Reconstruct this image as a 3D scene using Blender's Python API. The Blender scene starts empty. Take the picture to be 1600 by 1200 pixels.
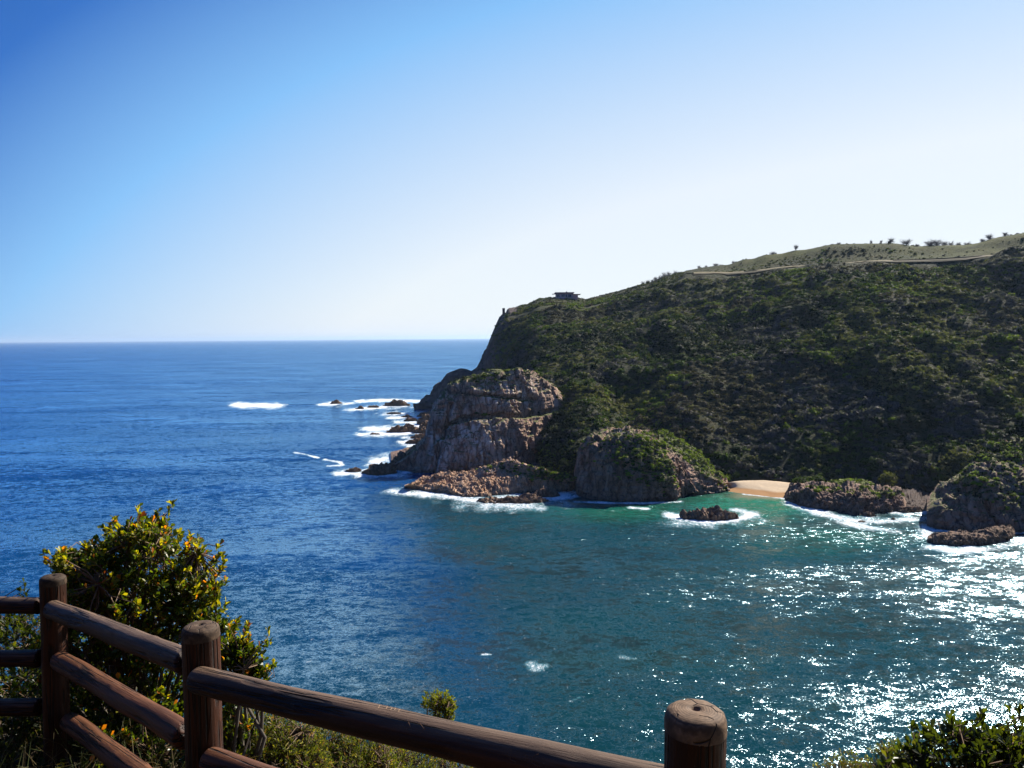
import bpy, bmesh, math, random
import numpy as np
from mathutils import Matrix, Vector

R = math.radians
rng = np.random.default_rng(7)
random.seed(7)
scene = bpy.context.scene
COL = scene.collection

# ------------------------------------------------------------------ camera
EYE = 50.0
F = 1200.0                      # focal length in pixels of the 1600 px wide photograph
PITCH = math.atan(72 / 1200.0)
ROLL = -0.0074
cam_data = bpy.data.cameras.new("camera")
cam_data.sensor_width = 36.0
cam_data.lens = 36.0 * F / 1600.0
cam_data.clip_start = 0.05
cam_data.clip_end = 200000.0
cam = bpy.data.objects.new("camera", cam_data)
COL.objects.link(cam)
CM = Matrix.Rotation(math.pi / 2 - PITCH, 4, 'X') @ Matrix.Rotation(ROLL, 4, 'Z')
cam.matrix_world = Matrix.Translation((0, 0, EYE)) @ CM
scene.camera = cam

# ------------------------------------------------------------------ light
SUN_AZ, SUN_EL = 44.0, 36.0     # azimuth measured from the view direction (+Y) towards +X
sun_dir = Vector((math.sin(R(SUN_AZ)) * math.cos(R(SUN_EL)),
                  math.cos(R(SUN_AZ)) * math.cos(R(SUN_EL)), math.sin(R(SUN_EL))))
sd = bpy.data.lights.new("sun", 'SUN')
sd.energy = 5.0
sd.angle = R(0.5)
sd.color = (1.0, 0.93, 0.82)
sun = bpy.data.objects.new("sun", sd)
sun.rotation_euler = (-sun_dir).to_track_quat('-Z', 'Y').to_euler()
COL.objects.link(sun)

world = bpy.data.worlds.new("World")
scene.world = world
world.use_nodes = True
nt = world.node_tree
nt.nodes.clear()
sky = nt.nodes.new('ShaderNodeTexSky')
sky.sky_type = 'NISHITA'
sky.sun_disc = False
sky.sun_elevation = R(SUN_EL)
sky.sun_rotation = R(SUN_AZ)
sky.altitude = 0
sky.air_density = 1.0
sky.dust_density = 0.5
sky.ozone_density = 3.0
def W(t): return nt.nodes.new(t)
def wmath(op, a, b=None, clamp=False):
    m = W('ShaderNodeMath'); m.operation = op; m.use_clamp = clamp
    for i, v in ((0, a), (1, b)):
        if v is None: continue
        if isinstance(v, (int, float)): m.inputs[i].default_value = v
        else: nt.links.new(v, m.inputs[i])
    return m.outputs[0]
hsv = W('ShaderNodeHueSaturation')
hsv.inputs['Saturation'].default_value = 1.45
hsv.inputs['Value'].default_value = 0.66
nt.links.new(sky.outputs[0], hsv.inputs['Color'])
tc = W('ShaderNodeTexCoord')
sx_ = W('ShaderNodeSeparateXYZ'); nt.links.new(tc.outputs['Generated'], sx_.inputs[0])
zz = wmath('MAXIMUM', sx_.outputs['Z'], 0.0)
dp = W('ShaderNodeVectorMath'); dp.operation = 'DOT_PRODUCT'
nt.links.new(tc.outputs['Generated'], dp.inputs[0]); dp.inputs[1].default_value = tuple(sun_dir)
ss = dp.outputs['Value']
# amount of bright haze: thick near the horizon and towards the sun, thin overhead and away from it
f0 = wmath('ADD', 0.14, wmath('SUBTRACT', wmath('MULTIPLY', ss, 2.4), wmath('MULTIPLY', wmath('MULTIPLY', ss, ss), 1.0)))
fac = wmath('SUBTRACT', f0, wmath('MULTIPLY', zz, 2.3), clamp=True)
rp = W('ShaderNodeValToRGB'); el = rp.color_ramp.elements
el[0].color = (0.09, 0.48, 1.9, 1); el[1].color = (3.75, 3.97, 4.2, 1)
e = el.new(0.18); e.color = (0.19, 0.74, 2.5, 1)
e = el.new(0.5); e.color = (1.15, 2.45, 4.2, 1)
nt.links.new(fac, rp.inputs[0])
mx = W('ShaderNodeMix'); mx.data_type = 'RGBA'; mx.inputs[0].default_value = 0.92
nt.links.new(hsv.outputs[0], mx.inputs[6]); nt.links.new(rp.outputs[0], mx.inputs[7])
bg = W('ShaderNodeBackground')
bg.inputs['Strength'].default_value = 0.10
wo = W('ShaderNodeOutputWorld')
nt.links.new(mx.outputs[2], bg.inputs[0])
nt.links.new(bg.outputs[0], wo.inputs[0])

scene.view_settings.view_transform = 'Standard'
scene.view_settings.look = 'None'
scene.view_settings.exposure = 1.2
scene.view_settings.gamma = 1.0
scene.view_settings.use_curve_mapping = False
scene.cycles.max_bounces = 6
scene.cycles.diffuse_bounces = 2
scene.cycles.glossy_bounces = 3
scene.cycles.transmission_bounces = 3
scene.cycles.caustics_reflective = False
scene.cycles.caustics_refractive = False

# ------------------------------------------------------------------ projection helpers
Rm = np.array(CM.to_3x3())

def P(px, py, Y):
    """world point seen at pixel (px, py) of the 1600x1200 photograph at forward distance Y"""
    px = np.asarray(px, float); py = np.asarray(py, float); Y = np.asarray(Y, float)
    d = np.stack(np.broadcast_arrays((px - 800) / F, -(py - 600) / F, -np.ones_like(px * py)), -1)
    w = d @ Rm.T
    w = w / w[..., 1:2] * Y[..., None]
    w[..., 2] += EYE
    return w

def hz(px):
    return 528.0 - 0.0074 * (px - 800)

def Yz(px, py, z):
    """forward distance at which the sight line through (px, py) has height z"""
    w = P(px, py, 1.0)
    return float((z - EYE) / (w[..., 2] - EYE))

def PZ(px, py, z):
    return P(px, py, Yz(px, py, z))

def project(p):
    q = np.asarray(p, float).copy(); q[..., 2] -= EYE
    c = q @ Rm
    return 800 + F * c[..., 0] / -c[..., 2], 600 - F * c[..., 1] / -c[..., 2]

# ------------------------------------------------------------------ noise (numpy)
def _h(ix, iy, iz, seed):
    n = (ix * 374761393 + iy * 668265263 + iz * 2147483647 + seed * 1274126177) & 0xFFFFFFFF
    n = ((n ^ (n >> 13)) * 1274126177) & 0xFFFFFFFF
    n = (n ^ (n >> 16)) & 0xFFFFFFFF
    n = (n * 2246822519) & 0xFFFFFFFF
    return ((n ^ (n >> 15)) & 0xFFFFFF) / float(0xFFFFFF)

def vnoise(p, seed=0):
    i = np.floor(p).astype(np.int64); f = p - i
    u = f * f * (3 - 2 * f)
    r = 0
    for dx in (0, 1):
        for dy in (0, 1):
            for dz in (0, 1):
                w = (u[..., 0] if dx else 1 - u[..., 0]) * (u[..., 1] if dy else 1 - u[..., 1]) * (u[..., 2] if dz else 1 - u[..., 2])
                r = r + w * _h(i[..., 0] + dx, i[..., 1] + dy, i[..., 2] + dz, seed)
    return r * 2 - 1

def fbm(p, octaves=4, seed=0, gain=0.5):
    r = 0; a = 1.0; s = 1.0
    for o in range(octaves):
        r = r + a * vnoise(p * s + 17.3 * o, seed + o); a *= gain; s *= 2.03
    return r

def ridged(p, octaves=4, seed=0, gain=0.5):
    r = 0; a = 1.0; s = 1.0
    for o in range(octaves):
        r = r + a * (1 - 2 * np.abs(vnoise(p * s + 9.1 * o, seed + o))); a *= gain; s *= 2.1
    return r

def worley(p, seed=0):
    """F2-F1 cell noise and a random value per cell"""
    i = np.floor(p).astype(np.int64); f = p - i
    f1 = np.full(p.shape[:-1], 9.0); f2 = f1.copy(); cid = np.zeros(p.shape[:-1])
    for dx in (-1, 0, 1):
        for dy in (-1, 0, 1):
            for dz in (-1, 0, 1):
                a, b, c = i[..., 0] + dx, i[..., 1] + dy, i[..., 2] + dz
                q = np.stack([dx + _h(a, b, c, seed + 1), dy + _h(a, b, c, seed + 2), dz + _h(a, b, c, seed + 3)], -1)
                d = np.sqrt(((q - f) ** 2).sum(-1))
                near = d < f1
                f2 = np.where(near, f1, np.minimum(f2, d))
                cid = np.where(near, _h(a, b, c, seed + 4), cid)
                f1 = np.where(near, d, f1)
    return f2 - f1, cid

# ------------------------------------------------------------------ mesh helpers
def make_mesh(name, verts, faces, mat=None, parent=None, smooth=True, colors=None, attrs=None, link=True):
    """faces: (n,3) or (n,4) int array, or a list of such arrays"""
    if not isinstance(faces, (list, tuple)):
        faces = [faces]
    verts = np.asarray(verts, np.float32).reshape(-1, 3)
    me = bpy.data.meshes.new(name)
    me.vertices.add(len(verts)); me.vertices.foreach_set('co', verts.ravel())
    loops = np.concatenate([np.asarray(f).ravel() for f in faces]).astype(np.int32)
    tot = np.concatenate([np.full(len(f), np.asarray(f).shape[1]) for f in faces]).astype(np.int32)
    start = np.concatenate([[0], np.cumsum(tot)[:-1]]).astype(np.int32)
    me.loops.add(len(loops)); me.loops.foreach_set('vertex_index', loops)
    me.polygons.add(len(tot)); me.polygons.foreach_set('loop_start', start); me.polygons.foreach_set('loop_total', tot)
    me.polygons.foreach_set('use_smooth', np.full(len(tot), bool(smooth)))
    me.update(calc_edges=True)
    if colors is not None:
        ca = me.color_attributes.new('Col', 'FLOAT_COLOR', 'POINT')
        c = np.ones((len(verts), 4), np.float32); c[:, :3] = colors
        ca.data.foreach_set('color', c.ravel())
    if attrs:
        for k, v in attrs.items():
            a = me.attributes.new(k, 'FLOAT', 'POINT')
            a.data.foreach_set('value', np.asarray(v, np.float32).ravel())
    if mat is not None:
        me.materials.append(mat)
    if not link:
        return me
    o = bpy.data.objects.new(name, me)
    COL.objects.link(o)
    if parent is not None:
        o.parent = parent
    return o

def tag(o, label=None, cat=None, group=None, kind=None):
    if label: o['label'] = label
    if cat: o['category'] = cat
    if group: o['group'] = group
    if kind: o['kind'] = kind
    return o

def empty(name, loc):
    o = bpy.data.objects.new(name, None)
    o.empty_display_size = 0.2
    COL.objects.link(o)
    o.location = loc
    return o

def grid_faces(nu, nv, off=0):
    i = np.arange(nu - 1)[:, None] * nv + np.arange(nv - 1)[None, :]
    i = i.ravel() + off
    return np.stack([i, i + nv, i + nv + 1, i + 1], -1)

def grid_normals(G):
    du = np.gradient(G, axis=0); dv = np.gradient(G, axis=1)
    n = np.cross(du, dv)
    n /= np.linalg.norm(n, axis=-1, keepdims=True) + 1e-9
    return n

def catmull(pts, t):
    """pts (K,...) values at 0..K-1, t parameter array in the same range"""
    K = len(pts)
    i = np.clip(np.floor(t).astype(int), 0, K - 2)
    f = (t - i).reshape((-1,) + (1,) * (pts.ndim - 1))
    p0 = pts[np.clip(i - 1, 0, K - 1)]; p1 = pts[i]; p2 = pts[i + 1]; p3 = pts[np.clip(i + 2, 0, K - 1)]
    m1 = (p2 - p0) * 0.5; m2 = (p3 - p1) * 0.5
    h = f * f * (3 - 2 * f)
    return (1 - f) * p1 + f * p2 + 0.6 * (f * (1 - f)) * ((1 - f) * (m1 - (p2 - p1)) - f * (m2 - (p2 - p1)))

def sheet(cols, nu, segs, smooth_u=False):
    """cols: list of (px, [world points]); returns a grid (nu, nv, 3)"""
    pxs = np.array([c[0] for c in cols], float)
    K = np.array([c[1] for c in cols], float)              # (C, N, 3)
    u = np.linspace(pxs[0], pxs[-1], nu)
    idx = np.interp(u, pxs, np.arange(len(pxs)))
    A = catmull(K, idx) if smooth_u else None
    if A is None:
        i = np.clip(np.floor(idx).astype(int), 0, len(pxs) - 2); f = (idx - i)[:, None, None]
        A = K[i] * (1 - f) + K[i + 1] * f                  # (nu, N, 3)
    tv = np.concatenate([np.linspace(k, k + 1, s, endpoint=False) for k, s in enumerate(segs)] + [[len(segs)]])
    B = catmull(np.swapaxes(A, 0, 1), tv)                  # (nv, nu, 3)
    return np.swapaxes(B, 0, 1), u, tv

# ------------------------------------------------------------------ material helpers
def new_mat(name):
    m = bpy.data.materials.new(name); m.use_nodes = True
    n = m.node_tree; n.nodes.clear()
    return m, n, n.nodes, n.links

def out(n, sh):
    o = n.nodes.new('ShaderNodeOutputMaterial'); n.links.new(sh, o.inputs['Surface'])

def noise_node(n, scale, detail=4, rough=0.55, vec=None, stretch=None, dist=0.0):
    t = n.nodes.new('ShaderNodeTexNoise')
    t.inputs['Scale'].default_value = scale; t.inputs['Detail'].default_value = detail
    t.inputs['Roughness'].default_value = rough; t.inputs['Distortion'].default_value = dist
    if vec is not None:
        if stretch is not None:
            mp = n.nodes.new('ShaderNodeMapping'); mp.inputs['Scale'].default_value = stretch
            n.links.new(vec, mp.inputs['Vector']); vec = mp.outputs[0]
        n.links.new(vec, t.inputs['Vector'])
    return t.outputs['Fac']

def ramp(n, fac, stops, interp='LINEAR'):
    r = n.nodes.new('ShaderNodeValToRGB'); r.color_ramp.interpolation = interp
    el = r.color_ramp.elements
    while len(el) < len(stops): el.new(0.5)
    for e, (p, c) in zip(el, stops):
        e.position = p
        e.color = (c, c, c, 1) if isinstance(c, (int, float)) else (*c, 1)
    n.links.new(fac, r.inputs[0])
    return r.outputs[0]

def mix(n, fac, a, b, mode='MIX'):
    m = n.nodes.new('ShaderNodeMix'); m.data_type = 'RGBA'; m.blend_type = mode
    for s, v in ((0, fac), (6, a), (7, b)):
        if hasattr(v, 'is_linked') or hasattr(v, 'links'): n.links.new(v, m.inputs[s])
        elif s == 0: m.inputs[0].default_value = v
        else: m.inputs[s].default_value = (*v, 1)
    return m.outputs[2]

def math_n(n, op, a, b=None, clamp=False):
    m = n.nodes.new('ShaderNodeMath'); m.operation = op; m.use_clamp = clamp
    for s, v in ((0, a), (1, b)):
        if v is None: continue
        if isinstance(v, (int, float)): m.inputs[s].default_value = v
        else: n.links.new(v, m.inputs[s])
    return m.outputs[0]

def bump(n, h, strength, dist, normal=None):
    b = n.nodes.new('ShaderNodeBump'); b.inputs['Strength'].default_value = strength
    b.inputs['Distance'].default_value = dist
    n.links.new(h, b.inputs['Height'])
    if normal is not None: n.links.new(normal, b.inputs['Normal'])
    return b.outputs[0]

def principled(n, color, rough=0.8, spec=0.3, normal=None):
    p = n.nodes.new('ShaderNodeBsdfPrincipled')
    if isinstance(color, tuple): p.inputs['Base Color'].default_value = (*color, 1)
    else: n.links.new(color, p.inputs['Base Color'])
    if isinstance(rough, (int, float)): p.inputs['Roughness'].default_value = rough
    else: n.links.new(rough, p.inputs['Roughness'])
    p.inputs['Specular IOR Level'].default_value = spec
    if normal is not None: n.links.new(normal, p.inputs['Normal'])
    return p

def geo(n):
    return n.nodes.new('ShaderNodeNewGeometry')

def attr(n, name):
    a = n.nodes.new('ShaderNodeAttribute'); a.attribute_name = name
    return a

def mat_rock(name, cols, pale=(0.42, 0.40, 0.37), pale_amt=0.5, green=(0.05, 0.075, 0.014), green_on=True, scale=1.0, wet=1.2):
    m, n, _, L = new_mat(name)
    g = geo(n); pos = g.outputs['Position']
    a = noise_node(n, 0.26 * scale, 8, 0.65, pos, (1, 1, .38))
    c = ramp(n, a, [(0.3, cols[0]), (0.45, cols[1]), (0.58, cols[2]), (0.72, cols[3])])
    # vertical pale streaks and lichen
    s = noise_node(n, 0.55 * scale, 7, 0.7, pos, (1, 1, 0.28))
    s2 = noise_node(n, 0.06 * scale, 3, 0.5, pos)
    sm = math_n(n, 'MULTIPLY', ramp(n, s, [(0.42, 0.0), (0.58, 1.0)]), ramp(n, s2, [(0.36, 0.3), (0.56, 1.0)]))
    at = attr(n, 'pale')
    sm = math_n(n, 'MULTIPLY', sm, math_n(n, 'ADD', at.outputs['Fac'], pale_amt), clamp=True)
    c = mix(n, sm, c, pale)
    # darker colour along the fissures
    v = n.nodes.new('ShaderNodeTexVoronoi'); v.feature = 'DISTANCE_TO_EDGE'; v.inputs['Scale'].default_value = 0.45 * scale
    mp = n.nodes.new('ShaderNodeMapping'); mp.inputs['Scale'].default_value = (1, 1, 0.2)
    dn = n.nodes.new('ShaderNodeTexNoise'); dn.inputs['Scale'].default_value = 0.6 * scale; dn.inputs['Detail'].default_value = 4
    L.new(pos, dn.inputs['Vector'])
    va = n.nodes.new('ShaderNodeVectorMath'); va.operation = 'MULTIPLY_ADD'
    L.new(dn.outputs['Color'], va.inputs[0]); va.inputs[1].default_value = (2.2, 2.2, 2.2); L.new(pos, va.inputs[2])
    L.new(va.outputs[0], mp.inputs[0]); L.new(mp.outputs[0], v.inputs['Vector'])
    fis = ramp(n, v.outputs['Distance'], [(0.0, 0.0), (0.11, 1.0)])
    c = mix(n, fis, mix(n, 0.6, c, (0.02, 0.016, 0.014)), c)
    sep = n.nodes.new('ShaderNodeSeparateXYZ'); L.new(pos, sep.inputs[0])
    if green_on:
        sn = n.nodes.new('ShaderNodeSeparateXYZ'); L.new(g.outputs['Normal'], sn.inputs[0])
        gm = math_n(n, 'ADD', sn.outputs['Z'], math_n(n, 'MULTIPLY', noise_node(n, 0.35, 4, 0.6, pos), 0.5))
        va2 = attr(n, 'veg')
        gm = math_n(n, 'ADD', gm, va2.outputs['Fac'])
        gm = ramp(n, gm, [(0.86, 0.0), (1.0, 1.0)])
        hi = ramp(n, sep.outputs['Z'], [(0.0, 0.0), (1.0, 1.0)])
        hm = n.nodes.new('ShaderNodeMapRange'); hm.inputs[1].default_value = 3.0; hm.inputs[2].default_value = 5.0
        L.new(sep.outputs['Z'], hm.inputs[0])
        gm = math_n(n, 'MULTIPLY', gm, hm.outputs[0])
        gc = mix(n, noise_node(n, 0.9, 5, 0.6, pos), green, (0.13, 0.12, 0.035))
        c = mix(n, gm, c, gc)
    # wet band at the waterline
    wm = n.nodes.new('ShaderNodeMapRange'); wm.inputs[1].default_value = wet * 0.4; wm.inputs[2].default_value = wet * 1.6
    L.new(math_n(n, 'ADD', sep.outputs['Z'], math_n(n, 'MULTIPLY', noise_node(n, 0.5, 3, 0.5, pos), 0.8)), wm.inputs[0])
    c = mix(n, wm.outputs[0], mix(n, 0.7, c, (0.012, 0.011, 0.010)), c)
    b1 = bump(n, noise_node(n, 0.9 * scale, 8, 0.7, pos, (1, 1, 0.6)), 1.0, 0.9 / scale)
    b2 = bump(n, fis, 0.8, 0.35 / scale, b1)
    rg = n.nodes.new('ShaderNodeMapRange'); rg.inputs[3].default_value = 0.5; rg.inputs[4].default_value = 0.9
    L.new(wm.outputs[0], rg.inputs[0])
    p = principled(n, c, rg.outputs[0], 0.25, b2)
    out(n, p.outputs[0])
    return m

def mat_simple(name, color, rough=0.7, spec=0.3, var=0.25, scale=6.0, bump_d=0.0):
    m, n, _, L = new_mat(name)
    tc = n.nodes.new('ShaderNodeTexCoord')
    f = noise_node(n, scale, 5, 0.6, tc.outputs['Object'])
    c = mix(n, f, tuple(x * (1 - var) for x in color), tuple(min(1, x * (1 + var)) for x in color))
    nm = bump(n, f, 0.6, bump_d) if bump_d else None
    out(n, principled(n, c, rough, spec, nm).outputs[0])
    return m

def mat_foliage(name, rough=0.5, trans=0.35, spec=0.35, tint=(1.05, 1.3, 0.5)):
    m, n, _, L = new_mat(name)
    a = attr(n, 'Col')
    p = principled(n, a.outputs['Color'], rough, spec)
    t = n.nodes.new('ShaderNodeBsdfTranslucent')
    mm = mix(n, 1.0, a.outputs['Color'], tint, 'MULTIPLY')
    L.new(mm, t.inputs[0])
    ms = n.nodes.new('ShaderNodeMixShader'); ms.inputs[0].default_value = trans
    L.new(p.outputs[0], ms.inputs[1]); L.new(t.outputs[0], ms.inputs[2])
    out(n, ms.outputs[0])
    return m

M_scrub = mat_foliage('scrub_leaves', 0.75, 0.32, 0.08)
M_leaf = mat_foliage('glossy_leaves', 0.38, 0.55, 0.4, (2.0, 1.8, 0.35))
M_leaf_fine = mat_foliage('fine_leaves', 0.55, 0.5, 0.3, (1.6, 1.5, 0.4))
M_bark = mat_simple('grey_bark', (0.10, 0.085, 0.07), 0.9, 0.1, 0.4, 20)
M_twig = mat_simple('twig_bark', (0.13, 0.09, 0.06), 0.85, 0.1, 0.35, 30)
M_baretree = mat_simple('bare_tree_bark', (0.11, 0.095, 0.10), 0.9, 0.1, 0.3, 2)

M_cliff = mat_rock('cliff_rock', [(0.09, 0.046, 0.028), (0.23, 0.125, 0.078), (0.36, 0.22, 0.15), (0.43, 0.29, 0.21)], pale=(.58, .50, .43), pale_amt=0.12)
M_shelf = mat_rock('shelf_rock', [(0.16, 0.08, 0.04), (0.42, 0.23, 0.12), (0.58, 0.35, 0.20), (0.62, 0.44, 0.31)], pale_amt=0.35, scale=2.4, wet=0.9)
M_searock = mat_rock('sea_rock', [(0.06, 0.035, 0.022), (0.17, 0.10, 0.06), (0.26, 0.165, 0.105), (0.32, 0.22, 0.15)], pale_amt=0.0, green_on=False, scale=2.6, wet=0.7)

# ------------------------------------------------------------------ water
def foam_segments():
    S = []
    def line(pts, w, s=1.0):
        for (a, b) in zip(pts[:-1], pts[1:]): S.append((a, b, w, s))
    line([(372, 633), (432, 634)], 4.2, 1.25)
    line([(500, 632), (550, 630)], 2.0)
    line([(547, 640), (575, 638), (600, 636)], 3.0, 1.1)
    line([(560, 627), (610, 625), (655, 627)], 2.6)
    line([(600, 648), (640, 646)], 2.2); line([(612, 653), (655, 652)], 2.4)
    line([(622, 660), (660, 659)], 2.6)
    line([(578, 670), (630, 668), (660, 664)], 4.2, 1.1); line([(566, 679), (620, 677), (662, 676)], 3.2, 1.1)
    line([(628, 691), (672, 690)], 3.0, 1.1); line([(632, 684), (650, 683)], 2.2)
    line([(592, 720), (612, 715), (632, 710)], 5.5, 1.2)
    line([(575, 728), (590, 722)], 2.5, .8)
    line([(460, 707), (478, 710), (496, 715)], 1.0, .9); line([(508, 718), (530, 722), (536, 727), (512, 728)], 1.2, .9)
    line([(528, 740), (560, 740), (590, 744), (618, 742)], 3.2, 1.1)
    line([(565, 735), (600, 728)], 2, .7)
    line([(618, 768), (650, 771), (690, 774), (720, 778), (760, 784), (810, 786), (840, 782), (870, 776), (898, 768)], 5.0, 1.0)
    line([(640, 765), (700, 770), (750, 776)], 4.0, .9)
    line([(622, 740), (634, 738)], 2.5, .9)
    line([(865, 779), (898, 776), (906, 768)], 3.5, 1.0)
    line([(884, 766), (900, 764)], 3.5, 1.2)
    line([(900, 784), (960, 786), (1010, 786), (1062, 784)], 1.6, .95)
    line([(985, 793), (1010, 795)], 1.6, .9)
    line([(1048, 806), (1065, 809), (1090, 814), (1130, 815), (1165, 808), (1172, 803)], 4.2, 1.15)
    line([(1045, 803), (1060, 805)], 3, 1)
    line([(1165, 801), (1150, 797)], 3, .9)
    line([(1163, 772), (1185, 774), (1205, 775)], 1.4, 1.1)
    line([(1203, 772), (1215, 774), (1232, 777)], 3.0, 1.2)
    line([(1236, 787), (1262, 795), (1300, 806), (1330, 812), (1370, 815), (1410, 812), (1445, 810)], 4.5, .95)
    line([(1300, 806), (1335, 820), (1400, 830)], 4, .7)
    line([(1400, 800), (1440, 800)], 5, 1.0); line([(1445, 822), (1455, 842)], 4, .8)
    line([(1450, 856), (1500, 860), (1560, 856), (1600, 845), (1660, 845)], 5, .9)
    line([(1455, 828), (1520, 832), (1600, 831)], 2, .9)
    line([(828, 1036), (836, 1046), (848, 1040)], 3.2, .62); line([(972, 1026), (990, 1030)], 2.4, .6)
    line([(755, 1023), (765, 1022)], 1.2, .9); line([(1068, 1026), (1078, 1028)], 1.2, .6)
    line([(478, 887), (490, 889)], 1.0, .8); line([(560, 905), (566, 905)], 1, .6)
    line([(885, 1098), (905, 1090)], 1.0, .6)
    return S

# rock table: px, waterline py, half width px, height px, seed
ROCKS = [(525, 631, 11, 4.5), (562, 639, 7, 3.5), (583, 637, 10, 3), (618, 634, 20, 9), (614, 647, 12, 3.2),
         (636, 652, 11, 3), (642, 658, 11, 6), (666, 651, 16, 6), (668, 663, 18, 11), (664, 676, 20, 16), (628, 675, 23, 11),
         (586, 679, 10, 2.2), (657, 685, 16, 7), (651, 693, 19, 6), (553, 737, 15, 6), (590, 741, 27, 17), (634, 733, 24, 22),
         (1113, 812, 45, 20), (1362, 807, 10, 8), (1396, 812, 5, 3), (800, 785, 58, 11), (850, 776, 26, 10),
         (1348, 816, 8, 3), (886, 768, 5, 3), (1238, 770, 20, 7), (1425, 800, 24, 8)]

def build_water():
    e = np.concatenate([[0.75], np.arange(1, 14, 1.0), np.arange(14, 90, 1.0), np.arange(90, 190, 1.0),
                        np.arange(190, 340, 1.0), np.arange(340, 760, 3.0), [900, 1200, 1800, 3500]])
    Y = 60000.0 / e
    px = np.concatenate([np.arange(-900, 200, 40), np.arange(200, 430, 5), np.arange(430, 700, 1.25), np.arange(700, 1640, 2), np.arange(1640, 2600, 30)])
    X = (px - 800) / 1200.0
    G = np.zeros((len(px), len(Y), 3))
    G[..., 0] = X[:, None] * Y[None, :]; G[..., 1] = Y[None, :]
    # widen the farthest rows so the sea fills the whole horizon
    V = G.reshape(-1, 3)
    qx, qy = project(V)
    foam = np.zeros(len(V))
    act = (qy < 1100) & (qx > 340) & (qx < 1700)
    ax, ay = qx[act], qy[act]; fa = np.zeros(act.sum())
    wob = fbm(np.stack([V[act, 0] * .25, V[act, 1] * .09, 0 * ax], -1), 4, 5)
    asp = np.clip(3.2, 1, None)
    for (a, b, w, s) in foam_segments():
        x0, y0, x1, y1 = a[0], a[1] * asp, b[0], b[1] * asp
        dx, dy = x1 - x0, y1 - y0
        t = np.clip(((ax - x0) * dx + (ay * asp - y0) * dy) / (dx * dx + dy * dy + 1e-6), 0, 1)
        d = np.hypot(ax - x0 - t * dx, ay * asp - y0 - t * dy) / (w * asp)
        v = s * np.clip(1.22 - .72 * d, 0, 1.05)
        fa = np.maximum(fa, v)
    for (x, y, hw, h) in ROCKS:
        d = np.hypot((ax - x + hw * .15) / (hw * 1.25 + 3), (ay - y) / (hw * .16 + 2.2))
        fa = np.maximum(fa, np.clip(1.5 - .9 * d, 0, 1) * .78)
    foam[act] = np.clip(fa + 0.35 * wob * (fa > 0.02) , 0, 1.5)
    # colour zones: 0 deep blue ocean, 1 green bay; 'shal' sandy shallows by the beach
    def sstep(a, b, x):
        t = np.clip((x - a) / (b - a), 0, 1); return t * t * (3 - 2 * t)
    w2 = fbm(np.stack([V[:, 0] * .02, V[:, 1] * .02, 0 * V[:, 0]], -1), 3, 9)
    edge = 610 - 0.35 * (qy - 770) + 70 * w2
    bay = sstep(0, 110 + 1.0 * np.clip(qy - 760, 0, 400), qx - edge) * sstep(700, 770, qy)
    bay = np.maximum(bay, .85 * sstep(740, 1200, qy + 60 * w2))
    shal = np.exp(-(((qx - 1185) / 110) ** 2 + ((qy - 785) / 30) ** 2)) * 1.25
    shal = np.maximum(shal, .55 * np.exp(-(((qx - 1000) / 130) ** 2 + ((qy - 800) / 16) ** 2)))
    shal = np.maximum(shal, .35 * np.exp(-(((qx - 1300) / 130) ** 2 + ((qy - 840) / 30) ** 2)))
    sand = np.exp(-(((qx - 1195) / 45) ** 2 + ((qy - 774) / 4.5) ** 2))
    sw = fbm(np.stack([V[:, 0] * .004 + V[:, 1] * .001, V[:, 1] * .010, 0 * V[:, 0]], -1), 3, 21)
    m, n, _, L = new_mat('sea_water')
    g = geo(n); pos = g.outputs['Position']
    A = lambda k: attr(n, k).outputs['Fac']
    c = mix(n, A('bay'), (0.001, 0.031, 0.118), (0.003, 0.030, 0.033))
    c = mix(n, math_n(n, 'MULTIPLY', A('shal'), 1.0, clamp=True), c, (0.008, 0.125, 0.055))
    c = mix(n, A('sand'), c, (0.30, 0.20, 0.08))
    pt = noise_node(n, 0.03, 5, 0.6, pos, (0.5, 1.2, 1), 1.2)
    c = mix(n, ramp(n, pt, [(0.38, 0.35), (0.62, 0.0)]), c, (0.002, 0.016, 0.028))
    fn = noise_node(n, 0.9, 9, 0.8, pos, (1, .5, 1), 1.2)
    fn2 = n.nodes.new('ShaderNodeTexVoronoi'); fn2.feature = 'F1'; fn2.inputs['Scale'].default_value = 0.9
    L.new(pos, fn2.inputs['Vector'])
    ff = math_n(n, 'ADD', A('foam'), math_n(n, 'MULTIPLY', math_n(n, 'SUBTRACT', fn, 0.5), 3.0))
    ff = math_n(n, 'ADD', ff, math_n(n, 'MULTIPLY', math_n(n, 'SUBTRACT', noise_node(n, 3.2, 5, 0.7, pos, (1, .4, 1), 1.5), 0.5), 2.6))
    fm = ramp(n, ff, [(0.50, 0.0), (0.85, 0.5), (1.35, 1.0)])
    # milky aerated water round the foam
    ar = ramp(n, A('foam'), [(0.15, 0.0), (0.8, 0.55)])
    c = mix(n, ar, c, (0.10, 0.28, 0.32))
    # wind waves: long swell, chop and ripples
    def slope(scale, amp, detail, rough, st, dist=0.3, w=None):
        t = n.nodes.new('ShaderNodeTexNoise'); t.inputs['Scale'].default_value = scale; t.inputs['Detail'].default_value = detail
        t.inputs['Roughness'].default_value = rough; t.inputs['Distortion'].default_value = dist
        mp = n.nodes.new('ShaderNodeMapping'); mp.inputs['Scale'].default_value = st; mp.inputs['Rotation'].default_value = (0, 0, R(12))
        L.new(pos, mp.inputs[0]); L.new(mp.outputs[0], t.inputs['Vector'])
        v = n.nodes.new('ShaderNodeVectorMath'); v.operation = 'SUBTRACT'; L.new(t.outputs['Color'], v.inputs[0]); v.inputs[1].default_value = (.5, .5, .5)
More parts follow.
